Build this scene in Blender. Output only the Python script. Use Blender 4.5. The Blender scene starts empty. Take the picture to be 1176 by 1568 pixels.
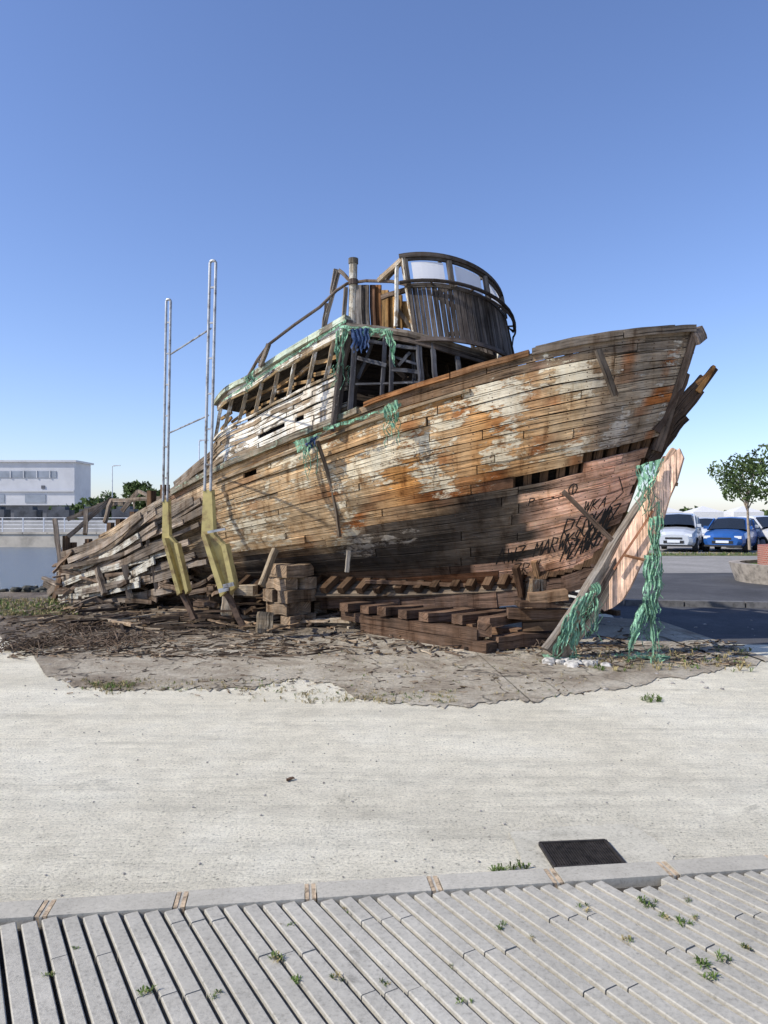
import bpy, math, random
from mathutils import Vector, noise, Matrix
random.seed(7)
R=random.random
def U(a,b): return a+(b-a)*random.random()
F=1133.0; CX=588.0; HY=790.0; CH=1.6
# surveyed point: bearing + height angle from the photo station with its real distance (metres)
def P(px,py,d): return Vector(((px-CX)/F*d, d, CH-(py-HY)/F*d))
def lerp(a,b,t): return a+(b-a)*t
def clamp(x,a=0.,b=1.): return max(a,min(b,x))
def nz(x,y=0,z=0): return noise.noise(Vector((x,y,z)))
scene=bpy.context.scene
# ---------------------------------------------------------------- materials
def newmat(name):
    m=bpy.data.materials.new(name); m.use_nodes=True
    nt=m.node_tree; b=nt.nodes['Principled BSDF']; return m,nt,b
def N(nt,t,**k):
    n=nt.nodes.new(t)
    for a,v in k.items(): setattr(n,a,v)
    return n
def ramp(nt,src,pts):
    r=N(nt,'ShaderNodeValToRGB'); e=r.color_ramp.elements
    while len(e)<len(pts): e.new(0.5)
    for i,(p,c) in enumerate(pts):
        e[i].position=p; e[i].color=(c,c,c,1) if isinstance(c,(int,float)) else (*c,1)
    nt.links.new(src,r.inputs[0]); return r.outputs[0]
def mapped(nt,coord,scale,rot=(0,0,0)):
    tc=N(nt,'ShaderNodeTexCoord'); mp=N(nt,'ShaderNodeMapping')
    mp.inputs['Scale'].default_value=scale; mp.inputs['Rotation'].default_value=rot
    nt.links.new(tc.outputs[coord],mp.inputs[0]); return mp.outputs[0]
def noi(nt,vec,scale,detail=6,rough=.6,dist=0):
    n=N(nt,'ShaderNodeTexNoise'); n.inputs['Scale'].default_value=scale; n.inputs['Detail'].default_value=detail
    n.inputs['Roughness'].default_value=rough; n.inputs['Distortion'].default_value=dist
    nt.links.new(vec,n.inputs['Vector']); return n.outputs[0]
def mix(nt,fac,a,b,mode='MIX'):
    n=N(nt,'ShaderNodeMix',data_type='RGBA',blend_type=mode)
    for s,v in ((0,fac),(6,a),(7,b)):
        if isinstance(v,bpy.types.NodeSocket): nt.links.new(v,n.inputs[s])
        elif s==0: n.inputs[0].default_value=v
        else: n.inputs[s].default_value=(*v,1)
    return n.outputs[2]
def math_(nt,op,a,b=0,c=None,cl=False):
    n=N(nt,'ShaderNodeMath',operation=op,use_clamp=cl)
    for i,v in enumerate((a,b,c)):
        if v is None: continue
        if isinstance(v,bpy.types.NodeSocket): nt.links.new(v,n.inputs[i])
        else: n.inputs[i].default_value=v
    return n.outputs[0]
def bump(nt,b,h,strength,dist=.01):
    n=N(nt,'ShaderNodeBump'); n.inputs['Strength'].default_value=strength; n.inputs['Distance'].default_value=dist
    nt.links.new(h,n.inputs['Height']); nt.links.new(n.outputs[0],b.inputs['Normal'])
def wood_mat():
    m,nt,b=newmat('weathered_wood')
    a=N(nt,'ShaderNodeAttribute',attribute_name='Col'); p=N(nt,'ShaderNodeAttribute',attribute_name='Paint')
    v1=mapped(nt,'UV',(1.6,28,1)); g=noi(nt,v1,1.0,9,.7,.3)
    gr=ramp(nt,g,[(.28,.35),(.5,.95),(.72,1.5)])
    c=mix(nt,1.0,a.outputs[0],gr,'MULTIPLY')
    st=noi(nt,mapped(nt,'Object',(1,1,1)),2.3,7,.7)
    c=mix(nt,1.0,c,ramp(nt,st,[(.3,.45),(.52,1.0),(.72,1.25)]),'MULTIPLY')
    bl=noi(nt,mapped(nt,'UV',(.7,11,1)),1.3,7,.7)
    lift=mix(nt,1.0,c,(1.9,1.85,1.8),'MULTIPLY')
    c=mix(nt,ramp(nt,bl,[(.52,0.),(.66,.65)]),c,lift)
    pn=noi(nt,mapped(nt,'UV',(2.6,8,1)),1.7,12,.78,.4)
    po=noi(nt,mapped(nt,'Object',(1,1,1.6)),2.6,10,.75,.5)
    pn=math_(nt,'ADD',math_(nt,'MULTIPLY',pn,.58),math_(nt,'MULTIPLY',po,.42))
    al=math_(nt,'MULTIPLY_ADD',a.outputs['Alpha'],.36,.30)
    d=math_(nt,'SUBTRACT',al,pn)
    mk=math_(nt,'MULTIPLY_ADD',d,30.,.5,True)
    pc=mix(nt,1.0,p.outputs[0],ramp(nt,st,[(.3,.55),(.65,1.05)]),'MULTIPLY')
    c=mix(nt,mk,c,pc)
    rs=noi(nt,mapped(nt,'Object',(7,7,.8)),1.,6,.65,.2)
    c=mix(nt,1.,c,ramp(nt,rs,[(.30,(.40,.31,.24)),(.44,(.93,.87,.80)),(.6,1.05)]),'MULTIPLY')
    cr=noi(nt,mapped(nt,'UV',(.9,60,1)),1.0,5,.6,.2)
    ck=ramp(nt,cr,[(.35,.15),(.42,1.)])
    c=mix(nt,1.0,c,ck,'MULTIPLY')
    nt.links.new(c,b.inputs['Base Color']); b.inputs['Roughness'].default_value=.88
    b.inputs['Specular IOR Level'].default_value=.15
    h=math_(nt,'ADD',g,math_(nt,'MULTIPLY',mk,.35)); h=math_(nt,'ADD',h,math_(nt,'MULTIPLY',ck,.6))
    bump(nt,b,h,.9,.016)
    return m
WOOD=wood_mat()
def simple(name,col,rough=.7,metal=0,var=.25,scale=6,bmp=.0,spec=.4,dark=None):
    m,nt,b=newmat(name); v=mapped(nt,'Object',(1,1,1)); n=noi(nt,v,scale,8,.65)
    if dark is None: dark=tuple(c*(1-var*1.6) for c in col)
    hi=tuple(min(1,c*(1+var)) for c in col)
    r=ramp(nt,n,[(.32,dark),(.5,col),(.7,hi)])
    nt.links.new(r,b.inputs['Base Color']); b.inputs['Roughness'].default_value=rough; b.inputs['Metallic'].default_value=metal
    b.inputs['Specular IOR Level'].default_value=spec
    if bmp: bump(nt,b,n,bmp,.01)
    return m
# ---------------------------------------------------------------- mesh builder
class MB:
    def __init__(s): s.v=[];s.f=[];s.c=[];s.p=[];s.u=[];s.m=[]
    def vert(s,co,c=(.3,.25,.2,0),p=(.6,.58,.5),uv=(0,0)):
        s.v.append(tuple(co)); s.c.append(tuple(c) if len(c)==4 else (*c,0)); s.p.append((*p[:3],1)); s.u.append(uv); return len(s.v)-1
    def face(s,ids,m=0): s.f.append(tuple(ids)); s.m.append(m)
    def build(s,name,mats,parent=None,smooth=False):
        me=bpy.data.meshes.new(name); me.from_pydata(s.v,[],s.f); 
        ob=bpy.data.objects.new(name,me); scene.collection.objects.link(ob)
        for m in (mats if isinstance(mats,(list,tuple)) else [mats]): me.materials.append(m)
        ca=me.color_attributes.new('Col','FLOAT_COLOR','POINT'); pa=me.color_attributes.new('Paint','FLOAT_COLOR','POINT')
        ca.data.foreach_set('color',[x for c in s.c for x in c]); pa.data.foreach_set('color',[x for c in s.p for x in c])
        uvl=me.uv_layers.new(name='UVMap'); li=[0]*len(me.loops); me.loops.foreach_get('vertex_index',li)
        uvl.data.foreach_set('uv',[x for i in li for x in s.u[i]])
        me.polygons.foreach_set('material_index',s.m)
        if smooth: me.polygons.foreach_set('use_smooth',[True]*len(me.polygons))
        me.update()
        import bmesh
        bm=bmesh.new(); bm.from_mesh(me); bmesh.ops.recalc_face_normals(bm,faces=bm.faces); bm.to_mesh(me); bm.free()
        if parent: ob.parent=parent
        return ob
    def solid(s,tops,bots,nrm,th,cols,pnt,m=0,off=0.):
        """plank: outer face between tops & bots, pushed out along nrm, thickness th inwards"""
        n=len(tops); uo=U(0,50); vo=U(0,50); L=0; rows=[]
        for i in range(n):
            if i: L+=(tops[i]-tops[i-1]).length
            w=(tops[i]-bots[i]).length; nn=nrm[i]; c=cols[i]; p=pnt[i] if isinstance(pnt,list) else pnt
            o=nn*off
            rows.append([s.vert(tops[i]+o,c,p,(L+uo,vo)),s.vert(bots[i]+o,c,p,(L+uo,vo+w)),
              s.vert(bots[i]+o-nn*th,c,p,(L+uo,vo+w+th)),s.vert(tops[i]+o-nn*th,c,p,(L+uo,vo-th))])
        for i in range(n-1):
            a,b=rows[i],rows[i+1]
            for k in range(4): s.face((a[k],a[(k+1)%4],b[(k+1)%4],b[k]),m)
        s.face(rows[0][::-1],m); s.face(rows[-1],m)
    def beam(s,p0,p1,w=.1,h=.1,c=(.3,.25,.2,0),p=(.6,.58,.5),up=Vector((0,0,1)),n=4,bend=0.,jit=.06,m=0,taper=1.):
        p0=Vector(p0);p1=Vector(p1); d=(p1-p0); Ln=d.length
        if Ln<1e-5: return
        d/=Ln
        if abs(d.dot(up))>.95: up=Vector((0.3,-1,0.1))
        a=d.cross(up).normalized(); b=a.cross(d).normalized()
        tops=[];bots=[];ns=[];cs=[]; sd=U(0,99)
        for i in range(n+1):
            t=i/n; q=p0.lerp(p1,t)+b*math.sin(t*math.pi)*bend+a*nz(sd,t*2)*jit*w*3+b*nz(sd+5,t*2)*jit*h*3
            ww=w*lerp(1,taper,t)*(1+nz(sd+9,t*5)*jit*2)
            hh=h*lerp(1,taper,t)*(1+nz(sd+19,t*6)*jit*2)
            tops.append(q+b*hh/2+a*ww/2); bots.append(q-b*hh/2+a*ww/2); ns.append(a)
            k=1+nz(sd,t*3)*.3
            cs.append((c[0]*k,c[1]*k,c[2]*k,c[3] if len(c)>3 else 0))
        s.solid(tops,bots,ns,w*1.0,cs,p,m)
    def tube(s,pts,r,c=(.3,.3,.3,0),n=8,m=0,p=(.6,.58,.5),cap=True):
        pts=[Vector(q) for q in pts]; rs=r if isinstance(r,list) else [r]*len(pts); rings=[]; L=0
        for i,q in enumerate(pts):
            d=(pts[min(i+1,len(pts)-1)]-pts[max(i-1,0)]).normalized()
            up=Vector((0,0,1)) if abs(d.z)<.9 else Vector((0,1,0))
            a=d.cross(up).normalized(); b=a.cross(d)
            if i: L+=(q-pts[i-1]).length
            rings.append([s.vert(q+(a*math.cos(k/n*6.2832)+b*math.sin(k/n*6.2832))*rs[i],c,p,(L,k/n*.3)) for k in range(n)])
        for i in range(len(rings)-1):
            for k in range(n): s.face((rings[i][k],rings[i][(k+1)%n],rings[i+1][(k+1)%n],rings[i+1][k]),m)
        if cap: s.face(rings[0][::-1],m); s.face(rings[-1],m)
    def box(s,c0,c1,c=(.3,.3,.3,0),m=0,p=(.6,.58,.5)):
        x0,y0,z0=c0;x1,y1,z1=c1; pts=[(x0,y0,z0),(x1,y0,z0),(x1,y1,z0),(x0,y1,z0),(x0,y0,z1),(x1,y0,z1),(x1,y1,z1),(x0,y1,z1)]
        i=[s.vert(q,c,p,(q[0]+q[1],q[2])) for q in pts]
        for f in ((0,3,2,1),(4,5,6,7),(0,1,5,4),(1,2,6,5),(2,3,7,6),(3,0,4,7)): s.face([i[k] for k in f],m)
    def quad(s,pts,c=(.3,.3,.3,0),m=0,p=(.6,.58,.5)):
        ids=[s.vert(q,c,p,(q[0],q[1])) for q in pts]; s.face(ids,m)
def empty(name,loc=(0,0,0)):
    e=bpy.data.objects.new(name,None); scene.collection.objects.link(e); return e
# ---------------------------------------------------------------- hull surface
TOP=[(92,852,13.8),(170,808,12.8),(250,760,11.9),(330,718,11.1),(410,683,10.4),(500,645,9.8),(600,605,9.3),(700,573,8.9),(800,544,8.6),(900,522,8.42),(985,510,8.4),(1062,504,8.6)]
BOT=[(80,925,13.9),(170,922,13.3),(260,918,12.7),(350,912,12.2),(440,910,11.7),(530,910,11.2),(620,912,10.6),(710,910,10.1),(790,905,9.75),(850,893,9.4),(895,878,9.2),(935,860,9.05)]
KK=[1.5,1.6,1.8,2.1,2.4,2.6,2.5,2.3,2.0,1.7,1.4,1.15]
TOP=[P(*q) for q in TOP]; BOT=[P(*q) for q in BOT]
def cr(A,s):
    n=len(A); s=clamp(s,0,n-1); i=min(int(s),n-2); t=s-i
    p1,p2=A[i],A[i+1]; p0=A[i-1] if i>0 else p1*2-p2; p3=A[i+2] if i+2<n else p2*2-p1
    return 0.5*((p1*2)+(p2-p0)*t+(p0*2-p1*5+p2*4-p3)*t*t+(p1*3-p0-p2*3+p3)*t*t*t)
def S(s,v):
    T=cr(TOP,s);B=cr(BOT,s);i=min(int(clamp(s,0,11)),10);k=lerp(KK[i],KK[i+1],clamp(s,0,11)-i);g=max(v,0)**k
    return Vector((lerp(T.x,B.x,g),lerp(T.y,B.y,g),lerp(T.z,B.z,v)))
def SN(s,v):
    v=clamp(v,.01,.99); s=clamp(s,.02,10.98)
    a=S(s+.02,v)-S(s-.02,v); b=S(s,v+.01)-S(s,v-.01); n=a.cross(b).normalized()
    return n if n.y<0 else -n
CL0=Vector((2.75,9.1,0)); CD=Vector((.882,-.471,0)); LN=Vector((-.471,-.882,0))
def mir(p):
    q=p-CL0; return p-LN*2*q.dot(LN)
def mixc(a,b,t): t=clamp(t); return tuple(lerp(x,y,t) for x,y in zip(a,b))
CREAM=(.80,.72,.54); GREYP=(.58,.54,.47)
def hullcol(s,v,rnd):
    n=nz(s*1.1,v*3.,1.3); n2=nz(s*2.3+20,v*9,4.); n3=nz(s*.8+40,v*6); n4=nz(s*1.6+60,v*5)
    tan=(.52,.375,.22); grey=(.27,.235,.19); orange=(.52,.26,.085); dark=(.038,.033,.03); rust=(.31,.115,.035)
    if s<3: c=mixc(grey,(.44,.34,.23),.6+n*1.5+(s-1.5)*.2); pa=.22; pc=GREYP
    else:
        c=tan; pa=.45+n4*.4; pc=CREAM
    t=clamp((s-4.7)/1.4); 
    c=mixc(c,orange,t*clamp(.36+n*1.5)); pa=lerp(pa,.48+n4*.55,t)
    t=clamp((s-8.1+n*1.6-(v-.25))/1.4); c=mixc(c,grey,t*.85); pc=mixc(pc,GREYP,t); pa=lerp(pa,.40+n4*.4,t)
    c=mixc(c,rust,(n2-.10)*2.6*(1 if s>5 else .35)); 
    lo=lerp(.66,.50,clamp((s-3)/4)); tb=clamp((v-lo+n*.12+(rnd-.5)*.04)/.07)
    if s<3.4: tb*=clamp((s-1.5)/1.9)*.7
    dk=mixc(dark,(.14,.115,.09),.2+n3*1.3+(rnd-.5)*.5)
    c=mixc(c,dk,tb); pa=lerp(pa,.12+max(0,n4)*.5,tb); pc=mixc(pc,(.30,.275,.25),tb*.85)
    if v>.86: t=clamp((v-.86)/.06); c=mixc(c,(.28,.13,.06),t*.8); pa*=1-t*.6
    if s>8 and v>.47:
        t=clamp((s-8.6+n*1.2)/.8)*(1 if rnd>.2 else .3)
        c=mixc(c,(.90,.55,.38),t*.95); pa=lerp(pa,.04,t)
    if v<.06 and s>5.5: c=mixc(c,(.14,.115,.09),.75); pa*=.6
    return c,clamp(pa,0,.95),pc
boat=empty('shipwreck_fishing_boat')
hb=MB(); NS=26; nails=MB()
vb=[0.0]
for i in range(NS): vb.append(vb[-1]+U(.85,1.15))
vb=[x/vb[-1] for x in vb]
def missing(s,v):
    if 9.1<s<11 and .435<v<.478: return True
    if 7.9<s<9.1 and .48<v<.515: return True
    if 8.4<s<9.7 and v>.955: return True
    if 5.3<s<6.2 and v>.965: return True
    if 3.55<s<3.75 and .1<v<.14: return True
    if s<.7 and v<.25 and R()<.5: return True
    return False
PINK=[(6.1,7.5,.60),(7.0,8.2,.545),(8.0,9.2,.60),(7.8,9.7,.80),(7.2,8.9,.875),(6.6,8.3,.92),(9.0,10.7,.54),(9.6,10.8,.66),(8.9,10.0,.86),(8.2,9.0,.70)]
for i in range(NS):
    va,vc=vb[i],vb[i+1]; vm=(va+vc)/2
    s=U(-1.5,.0); send=11.0 if vm<.44 else U(10.6,10.85)
    if vm>.8: send=U(10.2,10.6)
    while s<send:
        L=U(1.8,4.2); s1=min(s+L,send)
        if s1>send-.5: s1=send
        s0=max(s,0)
        if s1-s0<.15: s=s1; continue
        rnd=R(); k=U(.82,1.14)
        n=max(3,int((s1-s0)*12)); tops=[];bots=[];nr=[];cs=[];ps=[]
        off=U(-.006,.011); segs=[]
        warp=U(-.03,.03) if s0<2.5 else 0
        for j in range(n+1):
            ss=lerp(s0+.008,s1-.008,j/n)
            if missing(ss,vm):
                if len(tops)>1: segs.append((tops,bots,nr,cs,ps))
                tops,bots,nr,cs,ps=[],[],[],[],[]; continue
            gap=.0010+.0034*max(0,nz(ss*1.7,i*3.1)+.15)
            wob=nz(ss*.9,i*1.7)*.0045
            nn=SN(ss,vm); t=S(ss,va+gap+wob)+nn*warp*j/n; b=S(ss,vc-gap+nz(ss*.9,(i+1)*1.7)*.0045)+nn*warp*j/n
            if ss<2.5:
                dz=nz(ss*1.5,i*.7)*.12*(2.5-ss)/2.5; t+=nn*dz; b+=nn*dz
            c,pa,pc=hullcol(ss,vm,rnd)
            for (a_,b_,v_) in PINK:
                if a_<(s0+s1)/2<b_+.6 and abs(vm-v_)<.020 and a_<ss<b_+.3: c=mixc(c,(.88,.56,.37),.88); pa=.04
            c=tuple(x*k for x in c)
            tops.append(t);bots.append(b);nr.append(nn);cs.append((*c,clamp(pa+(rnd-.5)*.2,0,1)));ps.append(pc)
        if len(tops)>1: segs.append((tops,bots,nr,cs,ps))
        for g in segs: hb.solid(g[0],g[1],g[2],.035,g[3],g[4],off=off)
        q=math.ceil(s0/.3)*.3+.02
        while q<s1-.03:
            if not missing(q,vm):
                nn=SN(q,vm)
                for f in (.25,.75):
                    if R()<.75:
                        c0=S(q+U(-.02,.02),lerp(va,vc,f))+nn*(off+.002); r=U(.005,.010); tx=(S(q+.05,vm)-S(q-.05,vm)).normalized()*r; tz=nn.cross(tx).normalized()*r
                        nails.face([nails.vert(c0+tx),nails.vert(c0+tz),nails.vert(c0-tx),nails.vert(c0-tz)])
            q+=.3
        s=s1
hb.build('hull_planking',WOOD,boat)
nails.build('rusted_fastenings',simple('rusted_iron',(.07,.03,.015),.9,var=.4),boat)
fb=MB()
for i in range(0,NS):
    va,vc=vb[i],vb[i+1]
    n=30; e=11 if i<=14 else 10.6
    tops=[mir(S(e*j/n,va+.003)) for j in range(n+1)];bots=[mir(S(e*j/n,vc-.003)) for j in range(n+1)]
    nr=[]
    for j in range(n+1):
        q=SN(e*j/n,(va+vc)/2); nr.append(q-LN*2*q.dot(LN))
    k=U(.7,1.2)
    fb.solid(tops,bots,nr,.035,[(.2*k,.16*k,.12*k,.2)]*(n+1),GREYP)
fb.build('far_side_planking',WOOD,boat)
ib=MB(); n=60; m_=12  # near-black skin added behind the planks so gaps read as shaded interior
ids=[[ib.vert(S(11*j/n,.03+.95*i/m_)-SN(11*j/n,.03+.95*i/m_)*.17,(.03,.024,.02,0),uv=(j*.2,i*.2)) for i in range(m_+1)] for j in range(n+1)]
for j in range(n):
    if j*11/n>10.3: continue
    for i in range(m_): ib.face((ids[j][i],ids[j+1][i],ids[j+1][i+1],ids[j][i+1]))
ib.build('inner_ceiling_shade_skin',WOOD,boat)
rb=MB(); s=.15
while s<10.9:
    for side in (0,1):
        pts=[];nn=[];bb=[]
        ext=U(0,.32) if s<2.6 else 0
        for i in range(11):
            v=i/10*.99; q=S(s,v)-SN(s,v)*.055
            if i==0: q=q+Vector((0,0,ext))
            a=q-CD*.05; b=q+CD*.05; nrm=SN(s,v)
            if side: a,b=mir(a),mir(b); nrm=nrm-LN*2*nrm.dot(LN)
            pts.append(a);bb.append(b);nn.append(nrm)
        k=U(.6,1.2)
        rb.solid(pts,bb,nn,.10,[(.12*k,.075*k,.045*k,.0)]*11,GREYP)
    s+=U(.24,.34)
for j in range(0,20):
    a=(S(j*.55,1)+mir(S(j*.55,1)))/2; b=(S(j*.55+.56,1)+mir(S(j*.55+.56,1)))/2
    rb.beam(a-Vector((0,0,.06)),b-Vector((0,0,.06)),.2,.22,(.12,.08,.06,0),n=2)
rb.build('ribs_and_keel',WOOD,boat)
db=MB()
for i in range(14):
    n=26; f0=i/14;f1=(i+.95)/14; tops=[];bots=[]
    for j in range(n+1):
        s=1.8+8.8*j/n; a=S(s,.17)-SN(s,.17)*.2; b=mir(a); tops.append(a.lerp(b,f0)); bots.append(a.lerp(b,f1))
    db.solid(tops,bots,[Vector((0,0,1))]*(n+1),.04,[(.2,.17,.14,.1)]*(n+1),GREYP)
db.build('deck',WOOD,boat)
# ---------------------------------------------------------------- trims on hull
tb=MB()
def follow(mb,s0,s1,v,w,th,col,off,pc=GREYP,n=30,slope=0):
    tops=[];bots=[];nr=[];cs=[]
    for j in range(n+1):
        s=lerp(s0,s1,j/n); vv=v+slope*j/n; nn=SN(s,max(vv,.01)); q=S(s,vv) if vv>=0 else S(s,0)+Vector((0,0,-vv*2))
        q=q+Vector((0,0,nz(s*2,v*50)*.012))
        tops.append(q+Vector((0,0,w/2)));bots.append(q-Vector((0,0,w/2)));nr.append(nn);cs.append(col)
    mb.solid(tops,bots,nr,th,cs,pc,off=off)
follow(tb,5.6,6.9,.0,.06,.13,(.27,.13,.055,.25),.05,CREAM); follow(tb,6.92,8.1,.0,.07,.13,(.22,.12,.06,.1),.05,CREAM)
follow(tb,8.15,9.6,.0,.08,.14,(.16,.135,.11,.2),.05); follow(tb,9.62,11.0,-.004,.08,.14,(.18,.15,.12,.25),.05)
follow(tb,8.2,10.6,-.02,.05,.2,(.2,.17,.14,.2),.02)
follow(tb,2.2,5.5,.015,.08,.12,(.24,.21,.16,.45),.06,(.38,.47,.37))
follow(tb,3.0,7.2,.10,.04,.05,(.27,.21,.14,.35),.045,(.45,.50,.38),slope=-.015)
def B(a,b,w,h,c,**k): tb.beam(P(*a),P(*b),w,h,c,**k)
B((916,535,8.28),(942,606,8.32),.05,.07,(.10,.085,.07,.1))
B((862,752,8.62),(942,832,8.45),.05,.055,(.12,.09,.07,0))
B((486,675,9.68),(520,822,10.0),.03,.045,(.16,.13,.10,.2),bend=.06)
B((534,843,10.2),(531,876,10.2),.05,.06,(.4,.37,.32,.3))
B((1062,506,8.62),(1070,524,8.66),.14,.16,(.16,.13,.11,.1))
for a,b,w,h in (((1006,672,8.85),(1094,562,8.95),.05,.13),((1000,700,8.95),(1072,596,9.05),.05,.12),((1012,650,8.75),(1052,572,8.8),.05,.12),
   ((1008,690,8.9),(1052,640,9.0),.05,.12),((1022,640,8.8),(1075,575,8.85),.04,.1),((1040,560,8.7),(1060,540,8.7),.1,.06),((1000,660,8.8),(1040,590,8.75),.16,.14),((995,705,8.9),(1042,625,8.85),.05,.2)):
    B(a,b,w,h,(.085,.06,.045,.1),n=6,jit=.1,taper=.6)
B((1068,600,8.9),(1094,560,8.9),.04,.09,(.45,.24,.09,.1),taper=.4)
B((1066,588,8.85),(1090,566,8.85),.03,.05,(.40,.2,.08,.1),taper=.4)
B((1062,508,8.62),(1004,690,8.85),.10,.10,(.13,.10,.08,.1),n=8)
# gray leaning stem post
B((1003,752,8.55),(848,1003,8.28),.16,.25,(.24,.22,.195,.28),n=16,jit=.10,bend=-.03,p=(.50,.48,.45))
B((996,770,8.40),(872,985,8.16),.03,.07,(.12,.10,.09,.1),n=12,jit=.2)
B((1036,690,8.4),(992,765,8.42),.08,.12,(.50,.34,.24,.25),n=8,jit=.1)
B((1020,700,8.5),(1000,752,8.5),.08,.07,(.2,.13,.09,.25),n=4,jit=.1)
# pale stem knee: thick split slab right of the post
kn=[(1040,686),(1046,700),(1036,735),(1024,762),(1016,790),(1006,815),(992,845),(978,870),(964,900),(952,920),(938,931),(925,936),(916,925),(920,905),(926,885),(938,855),(958,815),(988,765),(1014,712)]
a=[];b_=[]
KC=(.88,.62,.47,.0)
for q in kn:
    d=8.34-(q[0]-914)*.0030+(q[1]-810)*.0006
    a.append(tb.vert(P(q[0],q[1],d),KC,CREAM,(q[1]/90,q[0]/90))); b_.append(tb.vert(P(q[0],q[1],d)+Vector((.08,.16,0)),(.45,.25,.15,0),CREAM,(q[1]/90,q[0]/90+.1)))
for i in range(len(kn)): j=(i+1)%len(kn); tb.face((a[i],a[j],b_[j],b_[i])); 
tb.face(a)
tb.face(b_[::-1])
B((955,850,8.12),(988,858,8.05),.03,.03,(.35,.18,.10,0)); B((1005,738,8.1),(1038,742,8.0),.05,.04,(.3,.2,.12,0))
B((940,872,8.22),(1000,782,8.0),.02,.022,(.25,.12,.07,0))
for x,y,c in ((795,890,0),(826,880,1),(855,872,0),(880,866,0)):
    B((x-6,y-22,9.35),(x+4,y+22,9.5),.07,.08 if not c else .11,(.36,.22,.12,.1) if c else (.11,.065,.04,.1),jit=.1)
B((560,890,10.4),(880,902,9.45),.05,.05,(.14,.09,.06,.2),n=8)
tb.build('stem_and_loose_timbers',WOOD,boat)
# ---------------------------------------------------------------- collapsed stern
sb=MB()
for a,b,w,h in (((92,868,13.4),(84,795,13.6),.08,.10),((103,795,13.5),(165,768,13.7),.06,.08),((104,822,13.3),(172,762,13.6),.05,.09),((130,818,13.2),(133,780,13.4),.07,.08),
  ((160,800,13.0),(172,765,13.2),.05,.07),((172,766,13.2),(255,762,12.6),.05,.06),((186,782,13),(212,752,13),.06,.07),((212,752,13),(250,770,12.5),.04,.05),((70,892,14.2),(92,905,14),.1,.12),
  ((66,885,14.2),(90,895,13.8),.08,.06),((76,908,14.1),(108,880,13.6),.08,.14),((86,903,14),(98,870,13.6),.06,.12),((60,945,12.2),(185,925,12.3),.1,.08),((85,940,12.1),(150,915,12.6),.06,.06),
  ((150,870,12.6),(160,910,12.4),.08,.1),((190,865,12.2),(200,915,12.2),.1,.1),((225,820,11.9),(240,905,12.0),.06,.08),((128,905,12.7),(232,885,12.0),.06,.1),((190,770,13.6),(150,775,13.8),.05,.1),
  ((268,742,11.9),(330,690,11.2),.05,.09),((262,752,11.9),(318,712,11.3),.05,.07)):
    sb.beam(P(*a),P(*b),w,h,(.24,.20,.16,.25),n=6,jit=.12)
for i in range(34):
    t=i/33; x0=U(88,140);y0=lerp(848,925,t)+U(-5,5); x1=U(200,320); y1=lerp(765,905,t)+U(-6,6)
    g=U(.5,1.3); wh=R()<.3
    sb.beam(P(x0,y0,U(13.0,13.5)),P(x1,y1,lerp(11.75,11.1,clamp((x1-200)/120))+U(-.05,.1)+t*.35),.03,U(.06,.13),(.27*g,.225*g,.18*g,.25 if not wh else .65),n=8,bend=U(-.12,.02),jit=.15)
for i in range(110):
    x=U(80,330); y=U(862,925); d=lerp(13.2,11.5,(x-80)/250)+U(-.3,.5)
    l=U(12,50); an=U(-.9,.5); g=U(.2,1.5)
    sb.beam(P(x,y,d),P(x+l*math.cos(an),y+l*math.sin(an),d+U(-.3,.3)),U(.02,.07),U(.02,.08),(.2*g,.15*g,.11*g,.15),n=3,jit=.15)
sb.build('collapsed_stern_timbers',WOOD,boat)
# ---------------------------------------------------------------- aft deckhouse (white planks + windows)
DT=[P(248,752,12.1),P(300,706,11.55),P(336,612,11.2),P(385,578,10.8),P(430,548,10.45),P(480,518,10.15),P(532,488,9.85)]
DB=[P(248,765,12.0),P(300,742,11.5),P(336,712,11.1),P(385,692,10.7),P(430,672,10.35),P(480,652,10.0),P(532,632,9.75)]
def D(s,v): return cr(DT,s).lerp(cr(DB,s),v)
def DN(s): 
    a=D(s+.05,.5)-D(s-.05,.5); n=a.cross(Vector((0,0,1))).normalized(); return n if n.y<0 else -n
dh=MB(); WHITE=(.84,.81,.72)
def dplank(s0,s1,va,vc,col,pc,off=0,th=.03,n=18,warp=0.):
    tops=[];bots=[];nr=[];cs=[]; k=U(.65,1.2); sd=U(0,99)
    for j in range(n+1):
        s=lerp(s0,s1,j/n); w=nz(sd,s*1.5)*warp; tops.append(D(s,va+w));bots.append(D(s,vc+w)+Vector((0,0,nz(sd+4,s*5)*.012)));nr.append(DN(s)); cs.append((col[0]*k,col[1]*k,col[2]*k,clamp(col[3]+nz(s*2,va*9)*.7,0,1)))
    dh.solid(tops,bots,nr,th,cs,pc,off=off)
TANW=(.34,.27,.19,.66)
for a,b in ((1.9,3.2),(3.22,4.9),(4.92,6)): dplank(a,b,-.035,.03,(.33,.30,.24,.75),(.55,.64,.52),.06+U(0,.01),.14)
for a,b in ((1.95,3.6),(3.62,5.1),(5.12,6)):
    dplank(a,b,.035,.085,TANW,WHITE,U(0,.02)); 
for a,b in ((1.95,2.9),(2.92,4.6),(4.62,6)): dplank(a,b,.09,.14,TANW,WHITE,U(0,.02))
dplank(2.0,6,.15,.18,(.40,.30,.17,.4),(.6,.55,.42),.03,warp=.02)
dplank(1.8,6,.52,.55,(.30,.24,.16,.5),WHITE,.035,warp=.02)
rows=[.555,.605,.66,.715,.765,.82,.875,.93,.99,1.07]
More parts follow.
